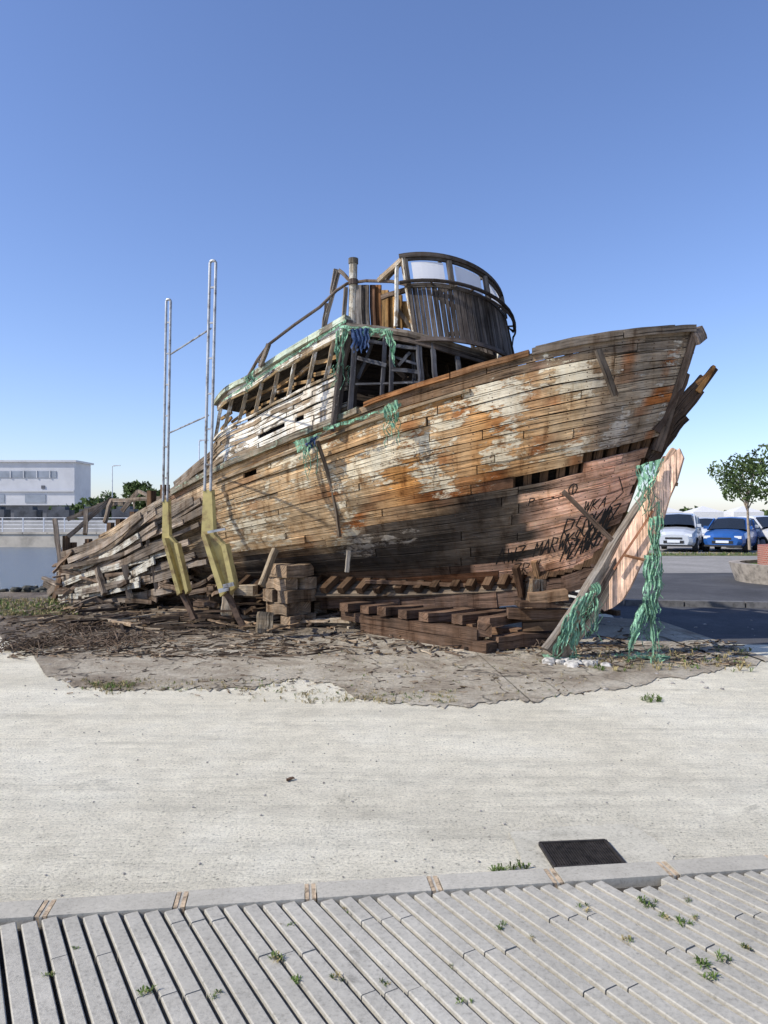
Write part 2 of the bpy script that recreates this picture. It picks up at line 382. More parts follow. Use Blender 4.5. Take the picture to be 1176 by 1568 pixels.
for i in range(len(rows)-1):
    st_=lerp(1.7,-.1,clamp(i/5)); cuts=[st_,U(1.8,2.6),U(2.9,3.8),U(4.1,5.2),6]
    for a,b in zip(cuts,cuts[1:]):
        if b-a<.1: continue
        if R()<.10 and i>0: a+=(b-a)*U(.3,.7)
        if i in (4,5) and 4<a<5.3: b-=.25
        dplank(a+.012,b-.012,rows[i]+.006,rows[i+1]-.004,(TANW[0],TANW[1],TANW[2],U(.5,.9) if a>2 else U(.2,.5)),WHITE,U(-.010,.018),warp=.012)
ms=[2.0,2.35,2.8,3.3,3.85,4.4,5.0,5.55,5.97]
for s in ms:
    a=D(s+.05,.16);b=D(s-.18,.54); dh.beam(a,b,.05,U(.05,.08),(.34,.27,.18,.5),WHITE)
for i in range(len(ms)-1):
    for v in (.30,.42) :
        if R()<.8: dh.beam(D(ms[i],v+U(-.04,.04))+Vector((0,.12,0)),D(ms[i+1],v+U(-.05,.05))+Vector((0,.12,0)),.03,U(.03,.07),(.42,.28,.14,.35),WHITE)
def Df(s,v): return D(s,v)-LN*1.7
n=20
for v0,v1 in ((.0,.2),(.5,1.05)):
    tops=[Df(1.9+4.1*j/n,v0) for j in range(n+1)]; bots=[Df(1.9+4.1*j/n,v1) for j in range(n+1)]
    dh.solid(tops,bots,[-LN]*(n+1),.03,[(.2,.17,.13,.4)]*(n+1),WHITE)
tops=[D(1.9+4.1*j/n,.02) for j in range(n+1)]; bots=[Df(1.9+4.1*j/n,.02) for j in range(n+1)]
dh.solid(tops,bots,[Vector((0,0,1))]*(n+1),.04,[(.22,.19,.15,.3)]*(n+1),GREYP)
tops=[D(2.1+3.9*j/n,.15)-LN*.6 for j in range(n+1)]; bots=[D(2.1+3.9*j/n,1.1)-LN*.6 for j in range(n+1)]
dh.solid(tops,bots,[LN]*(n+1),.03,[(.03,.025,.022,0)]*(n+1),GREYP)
dh.beam(P(533,492,9.8),P(512,652,9.7),.10,.14,(.08,.07,.065,.25),p=WHITE,jit=.12,n=8)
dh.beam(P(522,560,9.65),P(508,660,9.6),.05,.10,(.07,.06,.055,.3),p=WHITE,jit=.15,n=8)
dh.beam(P(545,560,9.75),P(540,640,9.65),.06,.10,(.05,.045,.04,.1),p=WHITE,jit=.15,n=8)
dh.build('aft_deckhouse',WOOD,boat)
rl=MB(); GM=(.22,.20,.18,.2)
rl.tube([P(*q) for q in ((378,580,10.6),(395,550,10.5),(412,527,10.4),(450,498,10.25),(490,470,10.1),(515,445,10.0),(532,434,9.95),(560,430,9.85),(600,431,9.6),(628,437,9.25))],.022,(.16,.13,.11,.3),p=WHITE)
rl.tube([P(395,552,10.5),P(408,560,10.6)],.03,GM)
for a,b in (((412,527,10.4),(398,562,10.5)),((500,464,10.1),(494,512,10.2)),((519,414,10.0),(497,500,10.1)),((519,414,10.0),(538,432,9.95)),((530,440,9.9),(526,490,9.95)),((610,405,9.5),(590,430,9.9)),((583,425,9.95),(612,404,9.7)),
   ((514,412,10.05),(508,450,10.1)),((552,440,9.9),(556,500,9.9))):
    rl.beam(P(*a),P(*b),.05,.05,(.22,.19,.16,.4),jit=.1)
mp=[P(541,402,9.9),P(540,480,9.95),P(538,510,9.95)]
rl.tube(mp,.055,(.5,.45,.36,.6),12,p=(.7,.68,.6)); rl.tube([P(541,396,9.9),P(541,404,9.9)],.066,(.2,.18,.15,0),12); rl.tube([P(541,428,9.9),P(541,436,9.9)],.062,(.1,.08,.07,0),12)
rl.build('rails_and_mast',WOOD,boat)
# ---------------------------------------------------------------- wheelhouse
wh=MB()
C0=Vector((.68,10.2,0)); r0=.95
def ztop(t): return lerp(4.44,4.88,clamp((math.sin(t)+.25)/1.25)**.8) if math.sin(t)>-.25 else 4.44+(.25+math.sin(t))*.15
def zbot(t): return lerp(3.58,3.80,clamp((math.sin(t)+.3)/1.3))
def W(t,f,dr=0.):
    r=r0+dr; q=C0+CD*(.17*f)+CD*r*math.cos(t)+LN*r*math.sin(t); q.z=lerp(ztop(t),zbot(t),f); return q
def WNm(t): return (CD*math.cos(t)+LN*math.sin(t)).normalized()
def wband(ta,tb_,f0,f1,col,pc,th=.03,off=0,n=40,m=0):
    tops=[];bots=[];nr=[]
    for j in range(n+1):
        t=math.radians(lerp(ta,tb_,j/n)); tops.append(W(t,f0));bots.append(W(t,f1));nr.append(WNm(t))
    wh.solid(tops,bots,nr,th,[col]*(n+1),pc,m,off)
DG=(.085,.078,.074,.2); PALE=(.28,.28,.30)
wband(92,-100,-.03,.02,(.07,.062,.058,.1),PALE,.07,.03)
wband(90,-100,.02,.055,DG,PALE)
wband(90,-100,.33,.38,DG,PALE,.04,.012)
t=90.
while t>-100:
    w=U(3.2,4.8); k=U(.6,1.3); a,b=math.radians(t-.3),math.radians(t-w+.3)
    nr=WNm((a+b)/2); e=1+U(-.035,.02)
    tops=[];bots=[];n=8
    for j in range(n+1):
        f=lerp(.38,e,j/n); tops.append(W(a,f)); bots.append(W(b,f))
    wh.solid(tops,bots,[nr]*(n+1),.025,[(.095*k,.085*k,.08*k,.2)]*(n+1),(.24,.24,.255),off=U(-.005,.006))
    t-=w
for tt in (88,55,54,23,22,-4,-28,-55,-80):
    a=W(math.radians(tt),.04);b=W(math.radians(tt),.36); wh.beam(a,b,.04,.06,(.14,.13,.12,.3),PALE,jit=.03)
for ta,tb2 in ((84,59),(50,27),(18,-1)):
    for j in range(6):
        a=math.radians(lerp(ta,tb2,j/6));b=math.radians(lerp(ta,tb2,(j+1)/6))
        ids=[wh.vert(W(x,f,-.02)) for x,f in ((a,.07),(b,.07),(b,.32),(a,.32))]; wh.face(ids,1)
wband(95,-100,.97,1.02,(.10,.085,.08,.2),PALE,.05,.02)
for tt in (60,20,-20,-60):
    wh.beam(W(math.radians(tt),0),C0+Vector((0,0,4.66)),.04,.05,(.15,.13,.11,0))
Wd=P
wh.beam(Wd(617,396,9.36),Wd(637,522,9.42),.05,.08,(.26,.2,.14,.5),p=WHITE,n=6)
wh.beam(Wd(608,404,9.45),Wd(606,500,9.5),.04,.05,(.3,.23,.15,.6),p=WHITE)
wh.beam(Wd(617,396,9.36),Wd(580,430,9.7),.05,.06,(.35,.28,.2,.4),p=WHITE)
OR=(.50,.31,.13,.25)
for i,(x0,x1) in enumerate(((584,594),(595,605),(606,616),(617,629))):
    y0=lerp(432,425,i/3) if i<2 else 440
    a=[P(x0,y0+(22 if i%2 else 12),9.75),P(x0+1,502,9.8)]; b=[P(x1,y0+(22 if i%2 else 12),9.65),P(x1+1,504,9.7)]
    kk=(.6,1.1,.45,1.15)[i]
    wh.solid([a[0],a[0].lerp(a[1],.5),a[1]],[b[0],b[0].lerp(b[1],.5),b[1]],[Vector((-.5,-.85,0))]*3,.03,[(OR[0]*kk,OR[1]*kk,OR[2]*kk,.22)]*3,CREAM,off=.01*i)
wh.beam(P(584,456,9.6),P(628,442,9.5),.05,.06,(.16,.12,.09,.1)); wh.beam(P(606,470,9.55),P(632,505,9.5),.04,.05,(.12,.1,.08,.1))
for x0,x1,c in ((543,553,(.17,.16,.15,.4)),(554,564,(.15,.14,.13,.4)),(566,574,(.14,.08,.05,.1)),(575,583,(.18,.09,.04,.1))):
    wh.solid([P(x0,436,9.9),P(x0,470,9.9),P(x0+2,500,9.9)],[P(x1,436,9.85),P(x1,470,9.85),P(x1+2,502,9.85)],[Vector((-.4,-.9,0))]*3,.03,[c]*3,PALE)
rim=[(530,498,9.7),(580,503,9.45),(625,510,9.25),(665,520,9.2),(705,532,9.25),(735,541,9.4),(757,549,9.7)]
R3=[P(*q) for q in rim]
for dz,off,c in ((0,0,(.15,.135,.12,.3)),(-.075,-.02,(.07,.06,.055,.1))):
    tops=[q+Vector((0,0,.035+dz)) for q in R3]; bots=[q+Vector((0,0,-.035+dz)) for q in R3]
    wh.solid(tops,bots,[Vector((-.2,-.97,0))]*len(R3),.08,[c]*len(R3),PALE,off=off)
back=[q-LN*1.9*clamp(.9-(i/6)*.4) for i,q in enumerate(R3)]
wh.solid(R3,back,[Vector((0,0,1))]*len(R3),.04,[(.15,.13,.11,.1)]*len(R3),PALE)
ringp=[W(math.radians(a),.33,.10) for a in range(92,-36,-8)]+[P(776,500,10.0),P(786,545,10.1)]
wh.tube(ringp,.024,(.05,.042,.038,0),8)
wh.tube([W(math.radians(a),.40,.10) for a in range(40,-36,-8)]+[P(783,545,10.0)],.014,(.07,.06,.055,0),6)
for a in (70,40,10,-15): wh.beam(W(math.radians(a),.34,.10),W(math.radians(a),.34,.0),.02,.02,(.1,.08,.07,0))
wh.beam(P(765,470,9.95),P(772,490,10.0),.06,.08,(.3,.28,.25,.6),p=WHITE)
wh.beam(P(768,525,9.9),P(772,552,9.9),.12,.12,(.5,.48,.44,.7),p=WHITE)
LB=(.09,.095,.11,.35); LBp=(.27,.30,.35)
for a,b,w in (((545,505,9.6),(536,628,9.6),.06),((590,516,9.45),(585,605,9.45),.045),((600,518,9.4),(600,600,9.4),.05),((640,520,9.3),(646,592,9.25),.06),((662,524,9.25),(667,580,9.2),.05),((575,515,9.7),(548,580,9.7),.04),
   ((632,540,9.45),(634,590,9.45),.04),((700,545,9.3),(704,575,9.2),.05)):
    wh.beam(P(*a),P(*b),w,w,LB,LBp,jit=.1,n=5)
for a,b,w in (((548,548,9.55),(592,560,9.42),.05),((548,520,9.58),(642,534,9.3),.04),((600,566,9.4),(645,570,9.3),.05),((545,588,9.55),(650,585,9.3),.03),((596,545,9.5),(640,558,9.35),.03),((610,560,9.4),(628,540,9.4),.04)):
    wh.beam(P(*a),P(*b),.05,w,LB,LBp,jit=.1)
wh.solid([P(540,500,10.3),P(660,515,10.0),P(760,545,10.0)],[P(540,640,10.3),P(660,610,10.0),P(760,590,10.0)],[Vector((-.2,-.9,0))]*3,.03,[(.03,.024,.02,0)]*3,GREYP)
for i in range(10):
    x=U(545,740); d=9.9; wh.beam(P(x,U(545,570),d),P(x+U(-30,40),U(575,610),d-.2),.03,U(.03,.06),(.09,.07,.055,.05),jit=.1)
m,nt,b=newmat('dusty_window_plastic')
b.inputs['Base Color'].default_value=(.85,.85,.87,1); b.inputs['Roughness'].default_value=.5
tl=N(nt,'ShaderNodeBsdfTranslucent'); tl.inputs[0].default_value=(.92,.92,.94,1)
mx=N(nt,'ShaderNodeMixShader'); mx.inputs[0].default_value=.5
nt.links.new(b.outputs[0],mx.inputs[1]);nt.links.new(tl.outputs[0],mx.inputs[2])
nt.links.new(mx.outputs[0],nt.nodes['Material Output'].inputs[0])
wh.build('wheelhouse',[WOOD,m],boat)
# ---------------------------------------------------------------- graffiti
gm=simple('black_spray_paint',(.014,.013,.013),.6)
gb=MB()
def stroke(pts,w=.018):
    q=[]
    for (a,b) in zip(pts,pts[1:]):
        for k in range(5): q.append((lerp(a[0],b[0],k/5),lerp(a[1],b[1],k/5)))
    q.append(pts[-1]); prev=None
    pos=[S(s,v)+SN(s,v)*.016 for s,v in q]
    for i,p in enumerate(pos):
        d=(pos[min(i+1,len(pos)-1)]-pos[max(0,i-1)]); nn=SN(*q[i]); a=d.cross(nn).normalized()*w/2*(.8+.5*abs(nz(i*.4,q[0][0]*9)))
        ids=(gb.vert(p+a),gb.vert(p-a))
        if prev: gb.face((prev[0],prev[1],ids[1],ids[0]))
        prev=ids
letters={'M':[(0,1),(0.1,0),(.5,.7),(.9,0),(1,1)],'A':[(0,1),(.5,0),(1,1),(.8,.6),(.2,.6)],'R':[(0,1),(0,0),(.8,.1),(.7,.45),(.05,.5),(.9,1)],'W':[(0,0),(.3,1),(.5,.3),(.8,1),(1,0)],
 'Z':[(0,0),(1,0),(0,1),(1,1)],'S':[(1,.1),(.3,0),(.1,.35),(.9,.6),(.7,1),(0,.9)],'O':[(.5,0),(0,.3),(.1,.8),(.6,1),(1,.6),(.9,.2),(.5,0)],'K':[(0,0),(0,1),(0,.5),(.9,0),(0.1,.5),(1,1)],'-':[(0,.5),(.6,.5)],'P':[(0,1),(0,0),(.8,.15),(.7,.5),(0,.55)]}
def word(w,s,v,ds,dv,step,slope=0,lw=.018):
    for i,ch in enumerate(w):
        if ch==' ': continue
        L=letters[ch]; o=s+i*step; stroke([(o+x*ds+(1-y)*ds*.3,v+slope*i+y*dv+nz(x*3,i)*.012) for x,y in L],lw)
word('AWZ MARWKS',7.6,.79,.15,.065,.18,-.002); word('RSOKMZ',8.9,.71,.24,.10,.25,.0,.02); word('MZAWRS',9.0,.82,.18,.08,.20,-.004,.02)
word('WKA',9.3,.65,.18,.05,.22,0,.014); word('ZRW',7.9,.865,.15,.05,.2,0,.014); word('KOW',9.6,.76,.22,.08,.2,0,.016)
word('P---',8.15,.585,.10,.030,.20,.0,.014); stroke([(8.98+.09*math.cos(a/8*6.3),.585+.022*math.sin(a/8*6.3)) for a in range(9)],.016); stroke([(8.98,.570),(8.98,.605)],.016)
stroke([(9.5,.72),(9.8,.85),(10.1,.70),(10.0,.88),(9.6,.80)],.024); stroke([(10.1,.58),(10.4,.66),(10.1,.7),(10.4,.78)],.014)
gb.build('graffiti',gm,boat)
# ---------------------------------------------------------------- netting
def netmat(name,col,thr=.46):
    m,nt,b=newmat(name); v=mapped(nt,'UV',(1,1,1)); n=noi(nt,v,9,6,.7)
    nt.links.new(ramp(nt,n,[(.3,tuple(c*.5 for c in col)),(.5,col),(.7,tuple(min(1,c*1.6+.08) for c in col))]),b.inputs['Base Color'])
    b.inputs['Roughness'].default_value=.9; b.inputs['Specular IOR Level'].default_value=.1
    n2=noi(nt,mapped(nt,'UV',(38,7,1)),1.,7,.8); al=ramp(nt,n2,[(thr,0.),(thr+.02,1.)]); nt.links.new(al,b.inputs['Alpha'])
    bump(nt,b,n2,.9,.03)
    return m
NETM=netmat('green_fishing_net',(.25,.47,.31)); BLUE=netmat('blue_tarp',(.035,.065,.15),.3)
nb=MB()
def drape(p0,p1,drop,ragged=.5,cols=16,rows=14,gather=.5,fold=.05,m=0,down=Vector((0,0,-1)),sx=0):
    p0=Vector(p0);p1=Vector(p1); sd=U(0,99); g=[]; W_=(p1-p0).length
    mid=(p0+p1)/2
    for j in range(rows+1):
        r=[];v=j/rows
        for i in range(cols+1):
            u=i/cols; top=p0.lerp(p1,u); len_=drop*(1-ragged*(.5+.9*nz(sd,u*7)))
            q=top.lerp(Vector((mid.x,mid.y,top.z)),gather*v)+down*len_*v+Vector((sx*v,0,0))
            q+=Vector((nz(sd+3,v*3,u)*fold,-abs(math.sin(u*14+sd+v*1.5))*fold-.02,nz(sd+8,u*5,v*3)*fold*.4))
            r.append(nb.vert(q,uv=(u*W_+sd,v*drop)))
        g.append(r)
    for j in range(rows):
        for i in range(cols):
            if j/rows>.5 and nz(sd+i*1.3,j*.15)>.12: continue
            nb.face((g[j][i],g[j][i+1],g[j+1][i+1],g[j+1][i]),m)
drape(P(520,500,9.6),P(600,505,9.3),.15,.5)
drape(P(514,508,9.62),P(536,500,9.6),.62,.4,gather=.5,sx=-.05)
drape(P(587,505,9.3),P(600,508,9.25),.5,.5,sx=.08)
drape(P(537,506,9.5),P(566,503,9.4),.33,.3,m=1,gather=.2)
drape(P(588,626,9.1),P(610,613,9.0),.38,.6,sx=.02)
drape(P(495,656,9.5),P(615,618,9.0),.06,.5,cols=30,rows=4,gather=.0,fold=.03)
drape(P(447,678,9.8),P(492,662,9.6),.30,.6)
drape(P(470,675,9.7),P(486,668,9.6),.16,.5,m=1,gather=.3)
drape(P(374,580,10.5),P(394,562,10.45),.25,.4,cols=10)
drape(P(340,614,11.0),P(530,490,9.72),.05,.6,cols=60,rows=3,gather=0,fold=.02)
drape(P(970,716,8.0),P(1016,702,7.95),.42,.5,gather=.6,sx=-.05)
drape(P(992,795,8.02),P(1010,785,8.02),.75,.25,gather=-.3,cols=24,rows=30,fold=.07)
drape(P(980,850,8.02),P(1010,850,8.02),.72,.3,gather=.1,cols=24,rows=30,fold=.06)
drape(P(980,915,8.02),P(1004,905,8.02),.70,.4,gather=.6,cols=20,rows=16,sx=-.20)
drape(P(990,925,8.02),P(1004,905,8.02),.70,.3,gather=.7,cols=14,rows=16,sx=.02)
drape(P(1002,770,8.0),P(1009,765,8.0),1.2,.3,gather=.1,cols=8,rows=20,fold=.03)
drape(P(880,915,8.12),P(910,900,8.15),.68,.35,gather=-.3,cols=24,rows=20,sx=-.20)
drape(P(862,945,8.1),P(880,935,8.12),.46,.35,gather=-.3,cols=20,rows=20,sx=-.10)
drape(P(900,900,8.12),P(915,890,8.12),.33,.3,gather=.2)
for i in range(26):
    x=random.choice((U(825,880),U(930,1010))); p=P(x,1000,8.2+U(-.15,.25)); p.z=.02
    drape(p+Vector((0,0,U(.02,.05))),p+Vector((U(.05,.2),U(-.1,.1),.03)),.04,.5,cols=6,rows=3,fold=.04)
for i in range(90):
    c=random.choice([(990,940,8.0),(905,930,8.12),(870,975,8.1),(600,645,9.05),(475,690,9.65),(998,960,8.0),(525,560,9.6),(990,740,8.0),(1000,880,8.0)])
    a=P(c[0]+U(-14,14),c[1]+U(-15,5),c[2]+U(-.05,.05)); L=U(.1,.4); pts=[a+Vector((nz(i,k*.5)*.10,nz(i+7,k*.5)*.05,max(-L*k/5,-a.z+.02))) for k in range(6)]
    nb.tube(pts,.005,n=4)
nb.build('torn_fishing_net',[NETM,BLUE],boat,smooth=True)
# ---------------------------------------------------------------- supports & sleepers
def timber_group(name,items,col,jit=.06):
    mb=MB()
    for a,b,w,h in items:
        k=U(.5,1.4); mb.beam(a,b,w,h,(col[0]*k,col[1]*k,col[2]*k,U(.05,.45)),p=(.44,.38,.29),n=5,jit=jit)
    return mb.build(name,WOOD)
G=lambda x,y,z:Vector((x,y,z))
def stack(name,cx,cy,w,lv,th,rot,lean=0,col=(.30,.225,.155)):
    it=[]
    for i in range(lv):
        an=rot+(math.pi/2 if i%2 else 0)+U(-.18,.18); d=Vector((math.cos(an),math.sin(an),0)); o=Vector((-d.y,d.x,0))
        for k in (-1,1):
            c=Vector((cx+U(-.05,.05)+lean*i,cy+U(-.05,.05),th*(i+.5))); l1=w/2*U(.75,1.15);l2=w/2*U(.75,1.15); it.append((c+o*k*w*.28-d*l1,c+o*k*w*.28+d*l2,th*1.2,th*.97))
    return timber_group(name,it,col)
stack('timber_crib',-1.38,10.8,.52,5,.18,.75,.0)
stack('timber_crib',-2.55,11.6,.5,4,.13,.3,col=(.2,.14,.09))
stack('timber_crib',-.9,11.4,.7,4,.16,.2,col=(.16,.11,.07))
it=[(G(-1.64,10.1,.0),G(-1.62,10.15,.28),.2,.2),(G(-2.3,10.8,.15),G(-2.28,10.85,.60),.15,.25),(G(-2.35,11.0,.5),G(-1.9,10.9,.5),.2,.14),(G(-1.72,10.35,.62),G(-1.55,10.6,1.12),.06,.09)]
timber_group('keel_block',it,(.42,.35,.25))
it=[(G(-.55,10.45,.20),G(1.15,8.75,.20),.16,.12),(G(-.25,10.2,.07),G(1.25,8.6,.07),.2,.13),(G(.1,11.2,.08),G(2.1,9.1,.08),.2,.15)]
for i in range(7):
    t=i/6; x=lerp(-.45,1.15,t)+U(-.05,.05);y=lerp(10.35,8.95,t); it.append((G(x-.05+U(-.1,.1),y-.12,.32+.02*R()),G(x+.85+U(-.1,.2),y+.75,.32),.17,.11))
it+=[(G(1.3,8.75,.10),G(2.1,9.2,.10),.18,.16),(G(1.2,8.7,.25),G(1.25,9.4,.26),.16,.16),(G(1.5,9.0,.42),G(2.3,9.0,.40),.14,.12),(G(1.6,8.9,.55),G(2.4,8.95,.52),.25,.06)]
timber_group('railway_sleeper_pile',it,(.155,.10,.068),.06)
it=[(G(1.75,8.95,.6),G(2.2,8.9,.66),.25,.12),(G(1.7,9.1,.3),G(2.5,9.0,.3),.2,.2),(G(1.9,9.4,.0),G(1.95,9.4,.8),.2,.2),(G(.2,10.6,.0),G(.2,10.6,.6),.18,.18),(G(-.6,11.1,0),G(-.6,11.1,.5),.2,.2)]
timber_group('keel_block',it,(.24,.16,.10))
# ---------------------------------------------------------------- debris
dbm=MB()
def sticks(n,xr,yr,l,w,zm,cols,sp=.8,zb=0.):
    for i in range(n):
        px=U(*xr);py=U(*yr); d=CH*F/(py-HY); x=(px-CX)/F*d; an=random.gauss(0.1,sp); L=U(*l); g=U(.5,1.5); c=random.choice(cols)
        z=U(.01,zm)+zb; a=Vector((x,d,z)); b=a+Vector((math.cos(an)*L,math.sin(an)*L,U(-.02,.06)*L*2)); b.z=max(.01,b.z); ww=U(*w)
        dbm.beam(a,b,ww,ww*U(.4,1),(c[0]*g,c[1]*g,c[2]*g,.1),n=3,jit=.3,taper=U(.4,1))
BR=[(.20,.145,.095),(.28,.22,.155),(.10,.075,.055),(.38,.32,.24),(.06,.045,.035)]
sticks(460,(90,640),(926,965),(.1,.9),(.015,.06),.12,BR)
sticks(110,(230,560),(930,958),(.5,1.8),(.04,.12),.14,BR,.35)
sticks(120,(280,900),(925,960),(.2,.9),(.03,.10),.3,[(.10,.07,.05),(.2,.14,.09)],1.2)
sticks(1200,(0,440),(945,1008),(.03,.3),(.005,.02),.02,BR)
sticks(300,(420,960),(970,1005),(.04,.3),(.008,.03),.04,BR,1.4)
sticks(300,(860,1130),(985,1022),(.03,.22),(.006,.02),.03,BR)
sticks(380,(100,900),(1000,1066),(.015,.09),(.004,.012),.01,BR,1.4)
sticks(80,(0,300),(935,960),(.2,.8),(.01,.03),.04,BR)
for c in ((135,963,40),(180,985,55),(60,990,40),(830,985,30)):
    d=CH*F/(c[1]-HY)
    for i in range(90):
        x=(c[0]+random.gauss(0,c[2]*.5)-CX)/F*d; y=d+random.gauss(0,.25); an=U(0,6.28); L=U(.15,.5)
        pts=[Vector((x+math.cos(an)*L*k/4+nz(i,k)*.05,y+math.sin(an)*L*k/4,.02+.10*math.sin(k/4*3.1)*R())) for k in range(5)]
        g=U(.6,1.3); dbm.tube(pts,.006,(.2*g,.15*g,.11*g,0),4)
dbm.build('driftwood_debris',WOOD)
rm=simple('rubble_stone',(.30,.28,.25),.9,var=.4,scale=9,bmp=.5)
def rock(mb,c,r,sx=1,sy=1,sz=.6):
    rings=[];sd=U(0,99)
    for i in range(1,5):
        ph=math.pi*i/5; rings.append([mb.vert(Vector(c)+Vector((math.sin(ph)*math.cos(k/7*6.28)*sx,math.sin(ph)*math.sin(k/7*6.28)*sy,math.cos(ph)*sz))*r*(1+nz(sd+k*1.3,i*1.1)*.7)) for k in range(7)])
    for i in range(3):
        for k in range(7): mb.face((rings[i][k],rings[i][(k+1)%7],rings[i+1][(k+1)%7],rings[i+1][k]))
    mb.face(rings[0]);mb.face(rings[-1][::-1])
rk=MB()
for i in range(22): rock(rk,(2.10+random.gauss(0,.13),7.95+U(-.12,.14),.02),U(.02,.085))
rk.build('broken_concrete_lump',simple('broken_concrete',(.42,.40,.36),.9,var=.5,scale=14,bmp=.8))
rk=MB()
for i in range(620):
    py=U(945,1380); px=U(-50,1200); 
    if py>1080 and R()<.75: continue
    d=CH*F/(py-HY); rock(rk,((px-CX)/F*d,d,.004),U(.003,.008) if py>1060 else U(.006,.03))
rk.build('scattered_pebbles',rm)
ch=MB(); q=Vector((-.59,4.46,.010)); ch.beam(q,q+Vector((.05,.02,.004)),.02,.012,(.14,.09,.06,0),n=5,jit=.4,taper=.4); ch.build('wood_chip',WOOD)
# ---------------------------------------------------------------- ground
def concrete_mat(name,base,dark,light,bs=.5,stri=True,ang=.5,pits=.5,fc=(.45,.95,1.25)):
    m,nt,b=newmat(name); o=mapped(nt,'Object',(1,1,1))
    big=noi(nt,o,.55,6,.65,.3); fine=noi(nt,o,60,5,.85); mid=noi(nt,o,6,6,.7)
    c=ramp(nt,big,[(.3,dark),(.5,base),(.68,light)])
    c=mix(nt,1.,c,ramp(nt,mid,[(.3,.84),(.7,1.10)]),'MULTIPLY')
    c=mix(nt,1.,c,ramp(nt,fine,[(.34,fc[0]),(.48,fc[1]),(.66,fc[2])]),'MULTIPLY')
    h=fine
    if stri:
        st=noi(nt,mapped(nt,'Object',(1.6,14,1),(0,0,ang)),1.,8,.8,.5)
        c=mix(nt,1.,c,ramp(nt,st,[(.33,.84),(.5,1.),(.7,1.06)]),'MULTIPLY')
        st2=noi(nt,mapped(nt,'Object',(.25,2.2,1),(0,0,ang+.1)),1.,6,.65,.9)
        c=mix(nt,1.,c,ramp(nt,st2,[(.36,.88),(.5,1.),(.62,1.05)]),'MULTIPLY')
        h=math_(nt,'ADD',fine,math_(nt,'MULTIPLY',st,1.2))
    vo=N(nt,'ShaderNodeTexVoronoi'); vo.inputs['Scale'].default_value=30; nt.links.new(o,vo.inputs['Vector'])
    pit=ramp(nt,vo.outputs['Distance'],[(.10,.35),(.24,1.)])
    sel=ramp(nt,noi(nt,o,9,3,.6),[(.48,0.),(.56,pits)])
    c=mix(nt,sel,c,mix(nt,1.,c,pit,'MULTIPLY'))
    sn=noi(nt,o,2.1,8,.75,.5); c=mix(nt,1.,c,ramp(nt,sn,[(.30,.66),(.38,1.)]),'MULTIPLY')
    nt.links.new(c,b.inputs['Base Color']); b.inputs['Roughness'].default_value=.92; b.inputs['Specular IOR Level'].default_value=.15
    bump(nt,b,h,bs,.014); return m
CONC=concrete_mat('rough_concrete',(.74,.685,.535),(.65,.595,.455),(.80,.755,.61),.85,True,.75,.85,(.45,.99,1.12))
ASPH_SHADE=concrete_mat('shade_darkened_asphalt',(.085,.085,.09),(.062,.063,.066),(.115,.115,.118),.4,False)  # asphalt grey taken darker: shade right of the bow is in the colour
LOT=concrete_mat('parking_surface',(.30,.285,.26),(.25,.235,.215),(.35,.33,.305),.3,False)
gd=MB()
def gq(x0,y0,x1,y1,x2,y2,x3,y3): gd.quad([(x0,y0,0),(x1,y1,0),(x2,y2,0),(x3,y3,0)])
gq(-1500,-60,1500,-60,1500,16,-1500,16)
gd.quad([(5,16,0),(1500,16,0),(1500,57,0),(12,57,0)]); gq(-1500,57,1500,57,1500,2500,-1500,2500)
gd.build('ground',CONC)
ap=MB(); ap.quad([(3.2,9.3,.004),(30,7.6,.004),(40,22.5,.004),(5.2,20.5,.004)]); ap.build('asphalt_road_shaded',ASPH_SHADE)  # dark quad covers the shaded ground beside the bow, shade painted in
ap=MB(); ap.quad([(5.2,20.51,.004),(40,22.51,.004),(60,29.5,.004),(6.5,29.5,.004)]); ap.quad([(10,31.5,.004),(60,31.5,.004),(90,75,.004),(12,57,.004)])
ap.build('parking_lot',LOT)
kb=MB()
for i in range(24):
    a=Vector((3.3+i*1.0,13.4-i*.16,0)); kb.beam(a+Vector((.01,0,.04)),a+Vector((.98,-.157,.04)),.14,.13,(.2,.19,.18,0),n=2,jit=.02)
kb.build('road_kerb',simple('kerb_concrete',(.15,.145,.14),.9,var=.3,scale=8,bmp=.3))
dirt=MB()
m,nt,b=newmat('dirt_over_cracked_concrete'); o=mapped(nt,'Object',(1,1,1))
big=noi(nt,o,1.3,9,.72,.6); f=noi(nt,o,28,6,.8)
sep=N(nt,'ShaderNodeSeparateXYZ'); nt.links.new(o,sep.inputs[0])
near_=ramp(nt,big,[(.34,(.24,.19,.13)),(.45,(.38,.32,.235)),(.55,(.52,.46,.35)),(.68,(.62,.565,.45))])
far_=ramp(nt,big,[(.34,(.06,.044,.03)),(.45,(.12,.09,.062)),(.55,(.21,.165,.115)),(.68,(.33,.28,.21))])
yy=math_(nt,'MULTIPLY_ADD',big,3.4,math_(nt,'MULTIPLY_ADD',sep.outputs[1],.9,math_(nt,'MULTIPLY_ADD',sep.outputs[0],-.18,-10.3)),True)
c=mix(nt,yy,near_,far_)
c=mix(nt,1.,c,ramp(nt,f,[(.3,.5),(.5,1.),(.7,1.3)]),'MULTIPLY')
vo=N(nt,'ShaderNodeTexVoronoi',feature='DISTANCE_TO_EDGE'); vo.inputs['Scale'].default_value=.8
dn=N(nt,'ShaderNodeTexNoise'); dn.inputs['Scale'].default_value=2.5; nt.links.new(o,dn.inputs[0])
ad=N(nt,'ShaderNodeVectorMath',operation='MULTIPLY_ADD'); nt.links.new(dn.outputs[1],ad.inputs[0]); ad.inputs[1].default_value=(.7,.7,.7); nt.links.new(o,ad.inputs[2]); nt.links.new(ad.outputs[0],vo.inputs['Vector'])
